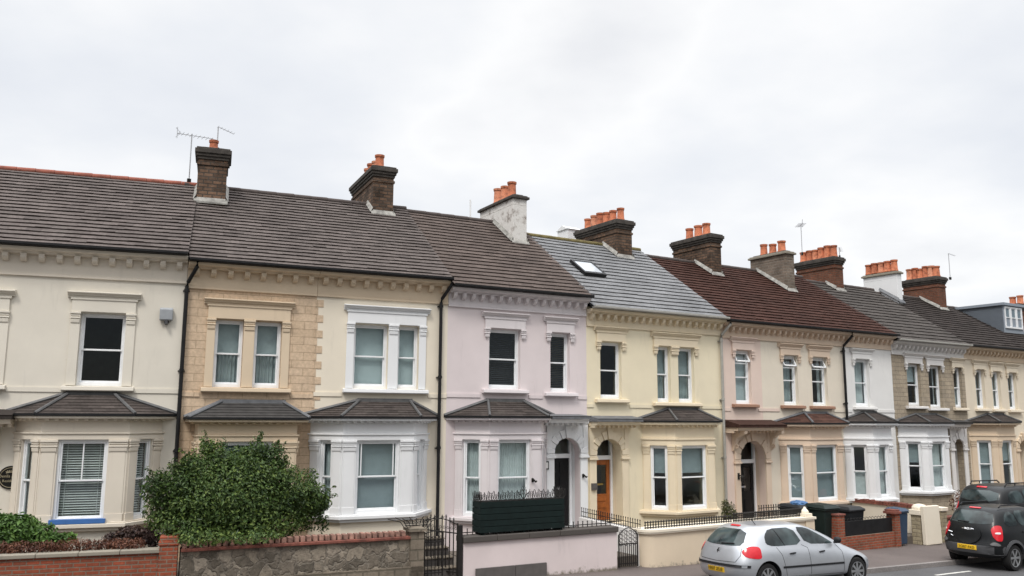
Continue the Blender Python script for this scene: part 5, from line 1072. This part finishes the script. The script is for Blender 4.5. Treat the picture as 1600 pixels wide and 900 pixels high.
# ------------------------------------------------------------------ vehicles
def loft_car(levels, name, mat, parent, wells, wr, sub=2):
    """levels: list of half outlines (rear centre -> side -> front centre) of (x, y, z)"""
    K = len(levels[0]); vs = []; idx = []
    for lv in levels:
        row = []
        for x, y, z in lv: row.append(len(vs)); vs.append((x, -y, z))
        mir = [None] * K
        for k, (x, y, z) in enumerate(lv):
            if abs(y) < 1e-6: mir[k] = row[k]
            else: mir[k] = len(vs); vs.append((x, y, z))
        idx.append((row, mir))
    fs = []
    for (r0, m0), (r1, m1) in zip(idx, idx[1:]):
        for k in range(K - 1):
            fs.append((r0[k], r0[k + 1], r1[k + 1], r1[k])); fs.append((m0[k], m1[k], m1[k + 1], m0[k + 1]))
    for (r, m), flip in ((idx[0], 0), (idx[-1], 1)):
        for k in range(K - 1):
            f = [r[k], r[k + 1], m[k + 1], m[k]]; f = list(dict.fromkeys(f))
            if len(f) >= 3: fs.append(f if flip else f[::-1])
    me = bpy.data.meshes.new(name); me.from_pydata(vs, [], fs); bm = bmesh.new(); bm.from_mesh(me); bmesh.ops.recalc_face_normals(bm, faces=bm.faces); bm.to_mesh(me); bm.free()
    o = bpy.data.objects.new('tmp_body', me); col.objects.link(o); s = o.modifiers.new('s', 'SUBSURF'); s.levels = s.render_levels = sub
    dg = bpy.context.evaluated_depsgraph_get(); dg.update(); smooth = bpy.data.meshes.new_from_object(o.evaluated_get(dg))
    bv = BVHTree.FromPolygons([v.co.copy() for v in smooth.vertices], [list(p.vertices) for p in smooth.polygons])
    cut = MB()
    for (wx) in wells:
        for sy in (-1, 1):
            c = MB(Matrix.Translation((wx, sy * .80, wr)) @ Matrix.Rotation(math.pi / 2, 4, 'X')); c.lathe([(wr + .055, -.28), (wr + .055, .28)], n=36); cut.v += c.v; n0 = len(cut.v) - len(c.v); cut.f += [[i + n0 for i in f] for f in c.f]; cut.m += c.m; cut.t += c.t
    cu = cut.build('tmp_cut', M['trim']); b = o.modifiers.new('b', 'BOOLEAN'); b.object = cu; b.operation = 'DIFFERENCE'; b.solver = 'EXACT'
    dg.update(); dg = bpy.context.evaluated_depsgraph_get(); fin = bpy.data.meshes.new_from_object(o.evaluated_get(dg)); fin.name = name
    fin.materials.clear(); fin.materials.append(mat); fin.materials.append(M['trim'])
    fin.polygons.foreach_set('use_smooth', [True] * len(fin.polygons))
    mi = []
    for p in fin.polygons:
        c = p.center; ins = any(abs(math.hypot(c.x - wx, c.z - wr) - (wr + .055)) < .012 and abs(p.normal.y) < .5 or (math.hypot(c.x - wx, c.z - wr) < wr + .045) for wx in wells); mi.append(1 if ins else 0)
    fin.polygons.foreach_set('material_index', mi); fin.set_sharp_from_angle(angle=rad(38))
    bpy.data.objects.remove(o); bpy.data.objects.remove(cu)
    bo = bpy.data.objects.new(name, fin); col.objects.link(bo); bo.parent = parent; return bo, bv
def smoothpoly(p, it=2):
    for _ in range(it):
        q = []
        for a, b in zip(p, p[1:] + p[:1]): q += [(a[0] * .8 + b[0] * .2, a[1] * .8 + b[1] * .2), (a[0] * .2 + b[0] * .8, a[1] * .2 + b[1] * .8)]
        p = q
    return p
ZMAP = lambda v: v
def panel(bv, name, mat, parent, poly, O, U, V, Dr, off=.006, rings=5, it=2, depth=.012):
    """outline in the plane (O,U,V) laid onto the car body along Dr"""
    O, U, V, Dr = Vector(O), Vector(U), Vector(V), Vector(Dr).normalized(); poly = [(u, ZMAP(v)) for u, v in poly]; p = smoothpoly(poly, it) if it else poly
    dens = []
    for a, b in zip(p, p[1:] + p[:1]):
        n = max(1, int(math.hypot(b[0] - a[0], b[1] - a[1]) / .06)); dens += [(a[0] + (b[0] - a[0]) * i / n, a[1] + (b[1] - a[1]) * i / n) for i in range(n)]
    p = dens; cx = sum(q[0] for q in p) / len(p); cy = sum(q[1] for q in p) / len(p); vs = []
    def pr(u, v):
        s = O + U * u + V * v; h = bv.ray_cast(s, Dr)
        if h[0] is None:
            nh = bv.find_nearest(s + Dr * 1.0); return Vector(nh[0]), Dr * -1
        n = h[1] if h[1].dot(Dr) < 0 else -h[1]; return h[0], n
    K = len(p); m = MB(); base = []
    for r in range(rings):
        k = 1 - r / rings
        for q in p:
            c, n = pr(cx + (q[0] - cx) * k, cy + (q[1] - cy) * k); vs.append(c + n * off)
            if r == 0: base.append(c - n * depth)
    c, n = pr(cx, cy); vs.append(c + n * off)
    fs = [(r * K + i, r * K + (i + 1) % K, (r + 1) * K + (i + 1) % K, (r + 1) * K + i) for r in range(rings - 1) for i in range(K)] + [((rings - 1) * K + i, (rings - 1) * K + (i + 1) % K, rings * K) for i in range(K)]
    nb = len(vs); vs += base; fs += [(i, nb + i, nb + (i + 1) % K, (i + 1) % K) for i in range(K)]
    m.add(vs, fs); return m.build(name, mat, parent, smooth=40)
def line_on(bv, pts, O, U, V, Dr, r, name, mat, parent, off=.0):
    O, U, V, Dr = Vector(O), Vector(U), Vector(V), Vector(Dr).normalized(); pts = [(u, ZMAP(v)) for u, v in pts]; out = []
    for (a, b) in zip(pts, pts[1:]):
        n = max(1, int(math.hypot(b[0] - a[0], b[1] - a[1]) / .05))
        for i in range(n + 1):
            h = bv.ray_cast(O + U * (a[0] + (b[0] - a[0]) * i / n) + V * (a[1] + (b[1] - a[1]) * i / n), Dr)
            if h[0] is not None and (not out or (h[0] - out[-1]).length > .01): out.append(h[0] - Dr * off)
    m = MB(); m.tube(out, r, 6); return m.build(name, mat, parent)
SIDE = lambda s: ((0, -2 * s, 0), (1, 0, 0), (0, 0, 1), (0, s, 0))         # s=1: the side facing the street
REAR = ((-4, 0, 0), (0, 1, 0), (0, 0, 1), (1, 0, 0)); FRONT = ((4, 0, 0), (0, 1, 0), (0, 0, 1), (-1, 0, 0))
def wheel(parent, x, y, r, w, s, spokes=7):
    Mx = Matrix.Translation((x, y, r)) @ Matrix.Rotation(math.pi / 2 * s, 4, 'X')      # local +z points outwards
    ty = MB(Mx); ty.lathe([(r * .66, -w / 2), (r * .92, -w / 2), (r, -w * .3), (r, w * .3), (r * .93, w / 2), (r * .70, w / 2), (r * .66, w * .42)], n=40); wo = ty.build('wheel', M['rubber'], parent, smooth=50)
    h = MB(Mx); h.lathe([(r * .68, w * .30), (r * .70, w * .48), (r * .63, w * .46), (r * .60, w * .25)], n=36); h.lathe([(r * .14, .0), (r * .15, w * .42), (r * .05, w * .46)], n=16)
    for i in range(spokes):
        a = 2 * math.pi * i / spokes; c, s_ = math.cos(a), math.sin(a); n = Vector((-s_, c, 0)); d = Vector((c, s_, 0)); w0, w1 = r * .07, r * .095
        p = [d * r * .1 + n * w0, d * r * .66 + n * w1, d * r * .66 - n * w1, d * r * .1 - n * w0]; h.add([q + Vector((0, 0, w * .30)) for q in p] + [q + Vector((0, 0, w * .43)) for q in p], [(0, 3, 2, 1), (4, 5, 6, 7), (0, 1, 5, 4), (1, 2, 6, 5), (2, 3, 7, 6), (3, 0, 4, 7)])
    h.build('rim', M['alloy'], wo, smooth=40); k = MB(Mx); k.lathe([(r * .66, -.02), (r * .66, .0)], n=30); k.build('brake_disc', M['iron'], wo)
def place_car(t, contact, local, th, tilt=0):
    """put local point (x,y,0) of the car on the world point"""
    d = Vector((math.sin(rad(th)), math.cos(rad(th)), 0)); Mr = Matrix.Rotation(math.atan2(d.y, d.x), 4, 'Z') @ Matrix.Rotation(rad(tilt), 4, 'X') @ Matrix.Rotation(math.atan(.022), 4, 'Y')
    o = contact - Mr @ Vector(local); t.matrix_world = Matrix.Translation(o) @ Mr

# --- silver hatchback
t = thing('parked_car', 'silver five-door hatchback parked half on the pavement beside the cream wall', 'car', Matrix(), 'cars parked along the kerb')
def lv(*p): return list(p)
H_ = [
 lv((-1.88, 0, .22), (-1.86, .5, .22), (-1.72, .72, .22), (-1.25, .76, .20), (0, .76, .19), (1.25, .76, .20), (1.72, .68, .21), (1.92, .42, .22), (1.95, 0, .22)),
 lv((-1.97, 0, .34), (-1.95, .55, .34), (-1.78, .80, .34), (-1.25, .85, .32), (0, .84, .30), (1.25, .85, .32), (1.76, .75, .33), (1.99, .46, .34), (2.04, 0, .34)),
 lv((-2.0, 0, .52), (-1.97, .58, .52), (-1.80, .82, .52), (-1.25, .865, .52), (0, .86, .50), (1.25, .865, .52), (1.78, .77, .52), (2.0, .48, .52), (2.06, 0, .52)),
 lv((-1.98, 0, .66), (-1.95, .58, .66), (-1.79, .81, .66), (-1.25, .86, .68), (0, .86, .68), (1.25, .85, .66), (1.72, .74, .64), (1.92, .46, .62), (1.98, 0, .62)),
 lv((-1.91, 0, .86), (-1.88, .56, .86), (-1.73, .775, .87), (-1.25, .83, .88), (0, .83, .86), (1.05, .80, .82), (1.50, .68, .76), (1.74, .42, .73), (1.80, 0, .73)),
 lv((-1.86, 0, .98), (-1.83, .54, .98), (-1.68, .735, .98), (-1.20, .785, .98), (0, .785, .95), (.86, .745, .93), (1.02, .64, .935), (1.12, .38, .94), (1.15, 0, .94)),
 lv((-1.72, 0, 1.16), (-1.69, .50, 1.16), (-1.54, .675, 1.17), (-1.10, .71, 1.18), (-.05, .715, 1.18), (.50, .68, 1.16), (.64, .57, 1.17), (.72, .34, 1.18), (.75, 0, 1.18)),
 lv((-1.48, 0, 1.41), (-1.46, .44, 1.41), (-1.34, .57, 1.39), (-1.0, .60, 1.41), (-.15, .60, 1.43), (.0, .585, 1.40), (.08, .50, 1.40), (.14, .30, 1.41), (.17, 0, 1.41)),
 lv((-1.25, 0, 1.455), (-1.24, .28, 1.45), (-1.18, .42, 1.44), (-.95, .44, 1.46), (-.3, .44, 1.475), (-.18, .42, 1.465), (-.12, .34, 1.465), (-.08, .2, 1.465), (-.06, 0, 1.465)),
]
WR = .30; AX = (-1.28, 1.30)
ZMAP = lambda v: v if v < .35 else .35 + (v - .35) * .955
H_ = [[(x * 1.085, y * 1.02, (z if z < .35 else .35 + (z - .35) * .955)) for x, y, z in l] for l in H_]
AX = (-1.39, 1.41); WR = .31
bo, bv = loft_car(H_, 'body', M['silver'], t, AX, WR)
for ax in AX:
    for s in (-1, 1): wheel(t, ax, s * .735, WR, .19, -s, 8)
for s in (1, -1):
    ax = SIDE(s)
    panel(bv, 'side_window', M['carglass'], t, [(-1.37, 1.05), (-1.34, 1.22), (-1.16, 1.37), (-.46, 1.385), (-.28, 1.01), (-1.18, .99)], *ax, it=1)
    panel(bv, 'side_window', M['carglass'], t, [(-.35, 1.385), (-.02, 1.37), (.35, 1.20), (.72, 1.0), (.66, .985), (-.17, 1.01)], *ax, it=1)
    line_on(bv, [(-1.02, 1.37), (-.84, 1.0)], *ax, .012, 'window_bar', M['trim'], t, .004)
    panel(bv, 'rub_strip', M['trim'], t, [(-.98, .505), (-.98, .55), (.93, .56), (.93, .515)], *ax, it=0, off=.012)
    for x in (-.75, .17): panel(bv, 'door_handle', M['trim'], t, [(x, .80), (x, .835), (x + .17, .845), (x + .17, .81)], *ax, it=1, off=.03)
    line_on(bv, [(-.33, 1.0), (-.16, .93), (-.12, .3)], *ax, .005, 'door_seam', M['trim'], t); line_on(bv, [(-1.1, .97), (-.98, .8), (-.92, .55), (-.85, .31), (.93, .31), (.93, .8), (.78, .98)], *ax, .005, 'door_seam', M['trim'], t)
    m_ = MB(); bm = bmesh.new(); bmesh.ops.create_uvsphere(bm, u_segments=16, v_segments=10, radius=1); m_.add([Vector((v.co.x * .07 + .74, -s * (.87 + v.co.y * .10), 1.04 + v.co.z * .075)) for v in bm.verts], [[v.index for v in f.verts] for f in bm.faces]); bm.free(); m_.box(.70, .76, min(-s * .78, -s * .86), max(-s * .78, -s * .86), .965, 1.0); m_.build('wing_mirror', M['trim'], t, smooth=60)
    q = Vector((.72, s * .70, 0)).normalized(); Oo = Vector((-1.75, -s * .78, 0)) - q * 2; U = Vector((q.y, -q.x, 0)) * -s
    panel(bv, 'tail_light', M['redlight'], t, [(-.17, .75), (-.13, .99), (.05, 1.01), (.20, .96), (.26, .87), (.16, .77), (-.08, .735)], Oo, (U if True else U), (0, 0, 1), q, off=.012, it=2)
panel(bv, 'rear_window', M['carglass'], t, [(-.60, 1.02), (-.46, 1.345), (.46, 1.345), (.60, 1.02), (.3, .99), (-.3, .99)], *REAR, it=1)
panel(bv, 'windscreen', M['carglass'], t, [(-.60, .98), (-.47, 1.37), (.47, 1.37), (.60, .98)], *FRONT, it=1)
panel(bv, 'bumper_strip', M['trim'], t, [(-.80, .545), (-.80, .60), (.80, .60), (.80, .545)], *REAR, it=0, off=.02)
line_on(bv, [(-.60, .98), (-.63, .8), (-.55, .66), (0, .64), (.55, .66), (.63, .8), (.60, .98)], *REAR, .006, 'hatch_seam', M['trim'], t)
npl = panel(bv, 'number_plate', M['plateY'], t, [(-.26, .40), (-.26, .51), (.26, .51), (.26, .40)], *REAR, it=0, off=.012)
def car_text(par, txt, y, z, size, sx=.95, tilt=90):
    h = None
    c = bpy.data.curves.new('lettering', 'FONT'); c.body = txt; c.size = size; c.align_x = 'CENTER'; c.align_y = 'CENTER'; c.extrude = .001; c.resolution_u = 3; c.materials.append(M['platetext'])
    o = bpy.data.objects.new('lettering', c); col.objects.link(o); o.parent = par; return o
def text_on(bvx, par, txt, y, z, size, sx=1.0, off=.022):
    o = car_text(par, txt, y, z, size); h = bvx.ray_cast(Vector((-4, y, z)), Vector((1, 0, 0)))[0]; o.location = (h.x - off, y, z); o.rotation_euler = (rad(90), 0, rad(-90)); o.scale = (sx, 1, 1); to_mesh(o)
text_on(bv, npl, 'HR07 2EUE', 0, .455, .105, .92)
panel(bv, 'brake_light', M['redlight'], t, [(-.14, 1.395), (-.14, 1.42), (.14, 1.42), (.14, 1.395)], *REAR, it=0, off=.015)
line_on(bv, [(-.02, 1.03), (-.38, 1.05)], *REAR, .016, 'wiper', M['trim'], t, .02)
m_ = MB(); h = bv.ray_cast(Vector((-4, 0, .84)), Vector((1, 0, 0)))[0]
m_.tube([(h.x - .01, .02, .78), (h.x - .012, .03, .84), (h.x - .012, .0, .87), (h.x - .012, -.035, .90)], .012, 5); m_.tube([(h.x - .012, .0, .85), (h.x - .012, -.03, .83)], .009, 5); m_.tube([(h.x - .012, .02, .80), (h.x - .012, -.02, .775)], .008, 5); m_.build('rear_emblem', M['iron'], t)
m_ = MB(); m_.tube([(-1.2, -.3, 1.37), (-1.32, -.3, 1.50)], .008, 5); m_.build('roof_aerial', M['trim'], t)
c = ground_hit(1337, 913, KD + .0); place_car(t, c, (AX[1], -.74, 0), 62, -1.5)

# --- black compact 4x4
ZMAP = lambda v: v
t = thing('parked_car', 'black compact off-roader with bright red tail lights parked at the kerb', 'car', Matrix(), 'cars parked along the kerb')
K_ = [
 lv((-1.95, 0, .30), (-1.93, .5, .30), (-1.78, .72, .30), (-1.2, .78, .28), (0, .78, .28), (1.2, .78, .28), (1.75, .72, .30), (1.95, .45, .3), (1.98, 0, .3)),
 lv((-2.04, 0, .44), (-2.02, .55, .44), (-1.86, .82, .44), (-1.2, .89, .42), (0, .86, .42), (1.2, .89, .42), (1.80, .80, .44), (2.04, .5, .44), (2.08, 0, .44)),
 lv((-2.06, 0, .64), (-2.04, .58, .64), (-1.88, .84, .64), (-1.2, .905, .66), (0, .87, .64), (1.2, .905, .66), (1.82, .82, .64), (2.06, .5, .64), (2.1, 0, .64)),
 lv((-1.98, 0, .76), (-1.96, .58, .76), (-1.84, .82, .76), (-1.2, .89, .80), (0, .87, .80), (1.2, .89, .80), (1.78, .80, .78), (1.98, .48, .76), (2.02, 0, .76)),
 lv((-1.95, 0, 1.0), (-1.92, .58, 1.0), (-1.78, .80, 1.0), (-1.2, .85, 1.02), (0, .85, 1.0), (1.05, .83, .98), (1.55, .74, .94), (1.80, .46, .92), (1.86, 0, .92)),
 lv((-1.90, 0, 1.14), (-1.87, .56, 1.14), (-1.73, .755, 1.14), (-1.2, .80, 1.14), (0, .80, 1.12), (.86, .77, 1.10), (1.02, .66, 1.10), (1.10, .38, 1.11), (1.13, 0, 1.11)),
 lv((-1.80, 0, 1.36), (-1.77, .52, 1.36), (-1.62, .70, 1.36), (-1.1, .74, 1.38), (-.05, .74, 1.38), (.50, .71, 1.36), (.62, .6, 1.36), (.70, .34, 1.37), (.73, 0, 1.37)),
 lv((-1.62, 0, 1.62), (-1.60, .48, 1.62), (-1.46, .62, 1.60), (-1.0, .65, 1.63), (-.1, .65, 1.64), (.05, .63, 1.61), (.12, .54, 1.61), (.18, .3, 1.62), (.2, 0, 1.62)),
 lv((-1.35, 0, 1.68), (-1.34, .3, 1.675), (-1.25, .45, 1.665), (-.95, .48, 1.68), (-.3, .48, 1.69), (-.12, .45, 1.68), (-.06, .36, 1.68), (-.02, .2, 1.68), (0, 0, 1.68)),
]
WR = .35; AX = (-1.22, 1.28)
bo, bv = loft_car(K_, 'body', M['carblack'], t, AX, WR)
for ax in AX:
    for s in (-1, 1): wheel(t, ax, s * .755, WR, .22, -s, 6)
for s in (1, -1):
    ax = SIDE(s)
    panel(bv, 'side_window', M['carglass'], t, [(-1.45, 1.26), (-1.38, 1.42), (-1.22, 1.55), (-.95, 1.57), (-.85, 1.19), (-1.3, 1.18)], *ax, it=1)
    panel(bv, 'side_window', M['carglass'], t, [(-.90, 1.575), (-.3, 1.585), (-.22, 1.19), (-.78, 1.19)], *ax, it=1); panel(bv, 'side_window', M['carglass'], t, [(-.22, 1.585), (.02, 1.57), (.68, 1.17), (-.14, 1.19)], *ax, it=1)
    for x in (-.75, .2): panel(bv, 'door_handle', M['trim'], t, [(x, 1.0), (x, 1.04), (x + .18, 1.045), (x + .18, 1.005)], *ax, it=1, off=.03)
    line_on(bv, [(-.24, 1.15), (-.2, .45)], *ax, .005, 'door_seam', M['trim'], t); panel(bv, 'sill_cladding', M['greytrim'], t, [(-.80, .43), (-.80, .56), (.86, .56), (.86, .43)], *ax, it=0, off=.015)
    for x in AX:
        a_ = [(x + (WR + .055) * math.cos(k * math.pi / 12), WR + (WR + .055) * math.sin(k * math.pi / 12)) for k in range(0, 13)]; b_ = [(x + (WR + .13) * math.cos(k * math.pi / 12), WR + (WR + .13) * math.sin(k * math.pi / 12)) for k in range(12, -1, -1)]
        ar = MB(); pts = []
        for (u0, v0), (u1, v1) in zip(a_, b_[::-1]):
            r_ = []
            for u, v in ((u0, v0), (u1, v1)):
                h = bv.ray_cast(Vector((u, -2 * s, max(v, .36))), Vector((0, s, 0)))[0]; r_.append(h or Vector((u, -s * .86, v)))
            pts.append(r_)
        vs = []
        for r_ in pts: vs += [r_[0] + Vector((0, -s * .03, 0)), r_[1] + Vector((0, -s * .02, 0)), r_[1] + Vector((0, s * .03, 0)), r_[0] + Vector((0, s * .05, 0))]
        fs = [(4 * i + j, 4 * i + (j + 1) % 4, 4 * i + 4 + (j + 1) % 4, 4 * i + 4 + j) for i in range(len(pts) - 1) for j in range(4)]; ar.add(vs, fs); ar.build('wheel_arch_trim', M['greytrim'], t, smooth=40)
    q = Vector((.80, s * .60, 0)).normalized(); Oo = Vector((-1.86, -s * .79, 0)) - q * 2; U = Vector((q.y, -q.x, 0)) * -s
    tl = panel(bv, 'tail_light', M['redlight'], t, [(-.12, .80), (-.12, 1.20), (.06, 1.20), (.16, 1.10), (.13, .92), (.04, .80)], Oo, U, (0, 0, 1), q, off=.02, it=2); panel(bv, 'lamp_lens', M['white_lens'], tl, [(-.07, .98), (-.07, 1.03), (.07, 1.02), (.07, .98)], Oo, U, (0, 0, 1), q, off=.03, it=1)
    mm = MB(); mm.tube([(-1.35, -s * .55, 1.66), (-1.25, -s * .56, 1.72), (.0, -s * .56, 1.73), (.1, -s * .55, 1.66)], .018, 6); mm.build('roof_rail', M['trim'], t)
    m_ = MB(); bm = bmesh.new(); bmesh.ops.create_uvsphere(bm, u_segments=16, v_segments=10, radius=1); m_.add([Vector((v.co.x * .08 + .70, -s * (.93 + v.co.y * .11), 1.2 + v.co.z * .09)) for v in bm.verts], [[v.index for v in f.verts] for f in bm.faces]); bm.free(); m_.box(.67, .73, min(-s * .78, -s * .88), max(-s * .78, -s * .88), 1.13, 1.18); m_.build('wing_mirror', M['carblack'], t, smooth=60)
panel(bv, 'rear_window', M['carglass'], t, [(-.62, 1.24), (-.52, 1.55), (.52, 1.55), (.62, 1.24), (.3, 1.21), (-.3, 1.21)], *REAR, it=1); panel(bv, 'windscreen', M['carglass'], t, [(-.62, 1.15), (-.5, 1.57), (.5, 1.57), (.62, 1.15)], *FRONT, it=1)
panel(bv, 'bumper_cladding', M['greytrim'], t, [(-.82, .44), (-.84, .66), (.84, .66), (.82, .44)], *REAR, it=0, off=.018)
panel(bv, 'bumper_corner', M['lead'], t, [(-.80, .67), (-.78, .73), (-.68, .78), (-.58, .69)], *REAR, it=1, off=.022); panel(bv, 'bumper_corner', M['lead'], t, [(.80, .67), (.78, .73), (.68, .78), (.58, .69)], *REAR, it=1, off=.022)
panel(bv, 'spare_wheel_cover', M['carblack'], t, [(.36 * math.cos(k * .314), .93 + .27 * math.sin(k * .314)) for k in range(20)], *REAR, it=0, off=.035)
npl = panel(bv, 'number_plate', M['plateY'], t, [(-.27, .53), (-.27, .64), (.27, .64), (.27, .53)], *REAR, it=0, off=.03); text_on(bv, npl, 'YO07 FXD', 0.0, .585, .105, .95, .042)
panel(bv, 'brake_light', M['redlight'], t, [(-.16, 1.605), (-.16, 1.63), (.16, 1.63), (.16, 1.605)], *REAR, it=0, off=.02); line_on(bv, [(.02, 1.245), (.35, 1.26)], *REAR, .018, 'wiper', M['trim'], t, .02)
line_on(bv, [(-.64, 1.24), (-.68, 1.0), (-.6, .74), (0, .72), (.6, .74), (.68, 1.0), (.64, 1.24)], *REAR, .006, 'tailgate_seam', M['trim'], t)
m_ = MB(); h = bv.ray_cast(Vector((-4, 0, 1.07)), Vector((1, 0, 0)))[0]; X_ = h.x - .04
m_.tube([(X_, .17, 1.065), (X_, .09, 1.085), (X_, .03, 1.075), (X_, 0, 1.095), (X_, -.03, 1.075), (X_, -.09, 1.085), (X_, -.17, 1.065)], .014, 6); m_.tube([(X_, .11, 1.06), (X_, 0, 1.05), (X_, -.11, 1.06)], .01, 5); m_.build('rear_emblem', M['chrome'], t)
m_ = MB(); m_.tube([(-1.99, .55, .96), (-1.99, .43, .935)], .012, 5); m_.tube([(-1.97, .5, .86), (-1.97, .44, .83), (-1.97, .41, .85)], .010, 5); m_.build('badge', M['chrome'], t)
c = ground_hit(1497, 879, KD); place_car(t, c, (AX[0], .75, 0), 59, 0); t.scale = (.965, .965, .965)
car_o = t.matrix_world.copy()

# --- larger dark 4x4 ahead of it
t = thing('parked_car', 'tall dark estate car with roof rails parked on the pavement beyond the off-roader', 'car', Matrix(), 'cars parked along the kerb')
SX, SZ = 1.14, 1.12
V_ = [[(x * SX, y * 1.04, .02 + z * SZ) for x, y, z in l] for l in K_]
for l in V_[6:8]:
    for k in range(3): l[k] = (l[k][0] - .06, l[k][1] * 1.04, l[k][2])
WR = .37; AX = (-1.35, 1.45)
bo, bv = loft_car(V_, 'body', M['carblack'], t, AX, WR)
for ax in AX:
    for s in (-1, 1): wheel(t, ax, s * .78, WR, .23, -s, 5)
for s in (1, -1):
    ax = SIDE(s); panel(bv, 'side_window', M['carglass'], t, [(-1.75, 1.38), (-1.66, 1.70), (-1.02, 1.76), (-.95, 1.36)], *ax, it=1); panel(bv, 'side_window', M['carglass'], t, [(-.92, 1.765), (-.3, 1.77), (-.22, 1.36), (-.86, 1.36)], *ax, it=1); panel(bv, 'side_window', M['carglass'], t, [(-.22, 1.77), (.05, 1.74), (.78, 1.32), (-.14, 1.36)], *ax, it=1)
    mm = MB(); mm.tube([(-1.55, -s * .56, 1.86), (-1.45, -s * .57, 1.955), (.0, -s * .57, 1.965), (.12, -s * .56, 1.88)], .022, 6)
    for x in (-1.0, -.45): mm.tube([(x, -s * .57, 1.88), (x, -s * .57, 1.96)], .016, 5)
    mm.build('roof_rail', M['trim'], t)
    q = Vector((.80, s * .60, 0)).normalized(); Oo = Vector((-2.1, -s * .81, 0)) - q * 2; U = Vector((q.y, -q.x, 0)) * -s; panel(bv, 'tail_light', M['redlight'], t, [(-.1, .95), (-.1, 1.32), (.08, 1.32), (.12, 1.0)], Oo, U, (0, 0, 1), q, off=.02, it=2)
panel(bv, 'rear_window', M['carglass'], t, [(-.64, 1.40), (-.55, 1.72), (.55, 1.72), (.64, 1.40)], *REAR, it=1); panel(bv, 'windscreen', M['carglass'], t, [(-.62, 1.3), (-.5, 1.76), (.5, 1.76), (.62, 1.3)], *FRONT, it=1)
panel(bv, 'brake_light', M['redlight'], t, [(-.16, 1.79), (-.16, 1.825), (.16, 1.825), (.16, 1.79)], *REAR, it=0, off=.02)
d = Vector((math.sin(rad(59)), math.cos(rad(59)), 0)); p = car_o.translation + d * 4.3 + Vector((-d.y, d.x, 0)) * 2.1; p.z = g(p.x, p.y)
place_car(t, p, (0, 0, 0), 59, 0)

# ------------------------------------------------------------------ sky and sun
SUN_EL, SUN_AZ = 54, 196                                        # azimuth clockwise from +Y
w = bpy.data.worlds.new('World'); scn.world = w; w.use_nodes = True; nt = w.node_tree; nt.nodes.clear()
out = N(nt, 'ShaderNodeOutputWorld'); sky = N(nt, 'ShaderNodeTexSky', sky_type='NISHITA'); sky.sun_disc = False; sky.sun_elevation = rad(SUN_EL); sky.sun_rotation = rad(SUN_AZ); sky.air_density = 1; sky.dust_density = 2
b1 = N(nt, 'ShaderNodeBackground'); b1.inputs[1].default_value = .10; L(nt, sky.outputs[0], b1.inputs[0])
tc = N(nt, 'ShaderNodeTexCoord').outputs['Generated']; sp = N(nt, 'ShaderNodeSeparateXYZ'); L(nt, tc, sp.inputs[0])
def mth(op, a, b=None, c=None, clamp=False):
    n = N(nt, 'ShaderNodeMath', operation=op); n.use_clamp = clamp
    for i, v in enumerate((a, b, c)):
        if v is None: continue
        if hasattr(v, 'node'): L(nt, v, n.inputs[i])
        else: n.inputs[i].default_value = v
    return n.outputs[0]
zc = mth('MAXIMUM', sp.outputs[2], 0.0); dn = mth('ADD', zc, .22)
cb = N(nt, 'ShaderNodeCombineXYZ'); L(nt, mth('DIVIDE', sp.outputs[0], dn), cb.inputs[0]); L(nt, mth('DIVIDE', sp.outputs[1], dn), cb.inputs[1])
n1 = noise(nt, cb.outputs[0], 1.0, 6, .5); n2 = noise(nt, cb.outputs[0], .55, 3, .5)
den = mth('ADD', mth('MULTIPLY', n1, .6), mth('MULTIPLY', n2, .4))
cl = ramp(nt, den, [(.37, (.755, .785, .845)), (.45, (.86, .88, .915)), (.525, (1.0, 1.0, 1.0)), (.61, (.83, .84, .865))])
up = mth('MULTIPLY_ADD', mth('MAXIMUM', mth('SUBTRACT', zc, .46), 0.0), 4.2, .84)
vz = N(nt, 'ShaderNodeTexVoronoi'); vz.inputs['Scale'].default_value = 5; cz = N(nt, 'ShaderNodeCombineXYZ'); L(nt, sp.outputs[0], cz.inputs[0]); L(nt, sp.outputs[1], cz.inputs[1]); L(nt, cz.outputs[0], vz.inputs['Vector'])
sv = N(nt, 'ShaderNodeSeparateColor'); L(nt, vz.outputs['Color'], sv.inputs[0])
bk = mth('MULTIPLY', mth('MULTIPLY_ADD', sp.outputs[1], -3.0, 1.2, True), mth('MULTIPLY_ADD', mth('ADD', sp.outputs[2], mth('MULTIPLY', sv.outputs[0], -.16)), -14.0, 3.6, True)); bk = mth('MULTIPLY', bk, mth('MULTIPLY_ADD', sv.outputs[1], -.22, 1.0))   # added dark band low in the sky, blocky like a skyline, dims glass reflections
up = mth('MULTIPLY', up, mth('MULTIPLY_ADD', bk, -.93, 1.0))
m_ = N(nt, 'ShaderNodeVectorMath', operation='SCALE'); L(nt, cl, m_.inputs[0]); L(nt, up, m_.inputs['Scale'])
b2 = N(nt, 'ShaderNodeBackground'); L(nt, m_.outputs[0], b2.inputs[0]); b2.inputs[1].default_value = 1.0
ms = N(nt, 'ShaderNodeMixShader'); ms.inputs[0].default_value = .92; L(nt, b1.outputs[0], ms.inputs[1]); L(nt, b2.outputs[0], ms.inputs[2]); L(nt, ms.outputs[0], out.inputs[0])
sl = bpy.data.lights.new('sun', 'SUN'); sl.energy = 1.5; sl.angle = rad(14); sl.color = (1, .96, .9); so = bpy.data.objects.new('sun', sl); col.objects.link(so)
az, el = rad(SUN_AZ), rad(SUN_EL); sd = Vector((math.sin(az) * math.cos(el), math.cos(az) * math.cos(el), math.sin(el))); so.rotation_euler = sd.to_track_quat('Z', 'Y').to_euler()
scn.view_settings.view_transform = 'Standard'; scn.view_settings.look = 'None'; scn.view_settings.exposure = 0.33; scn.view_settings.gamma = 1
scn.cycles.max_bounces = 6; scn.cycles.transparent_max_bounces = 12
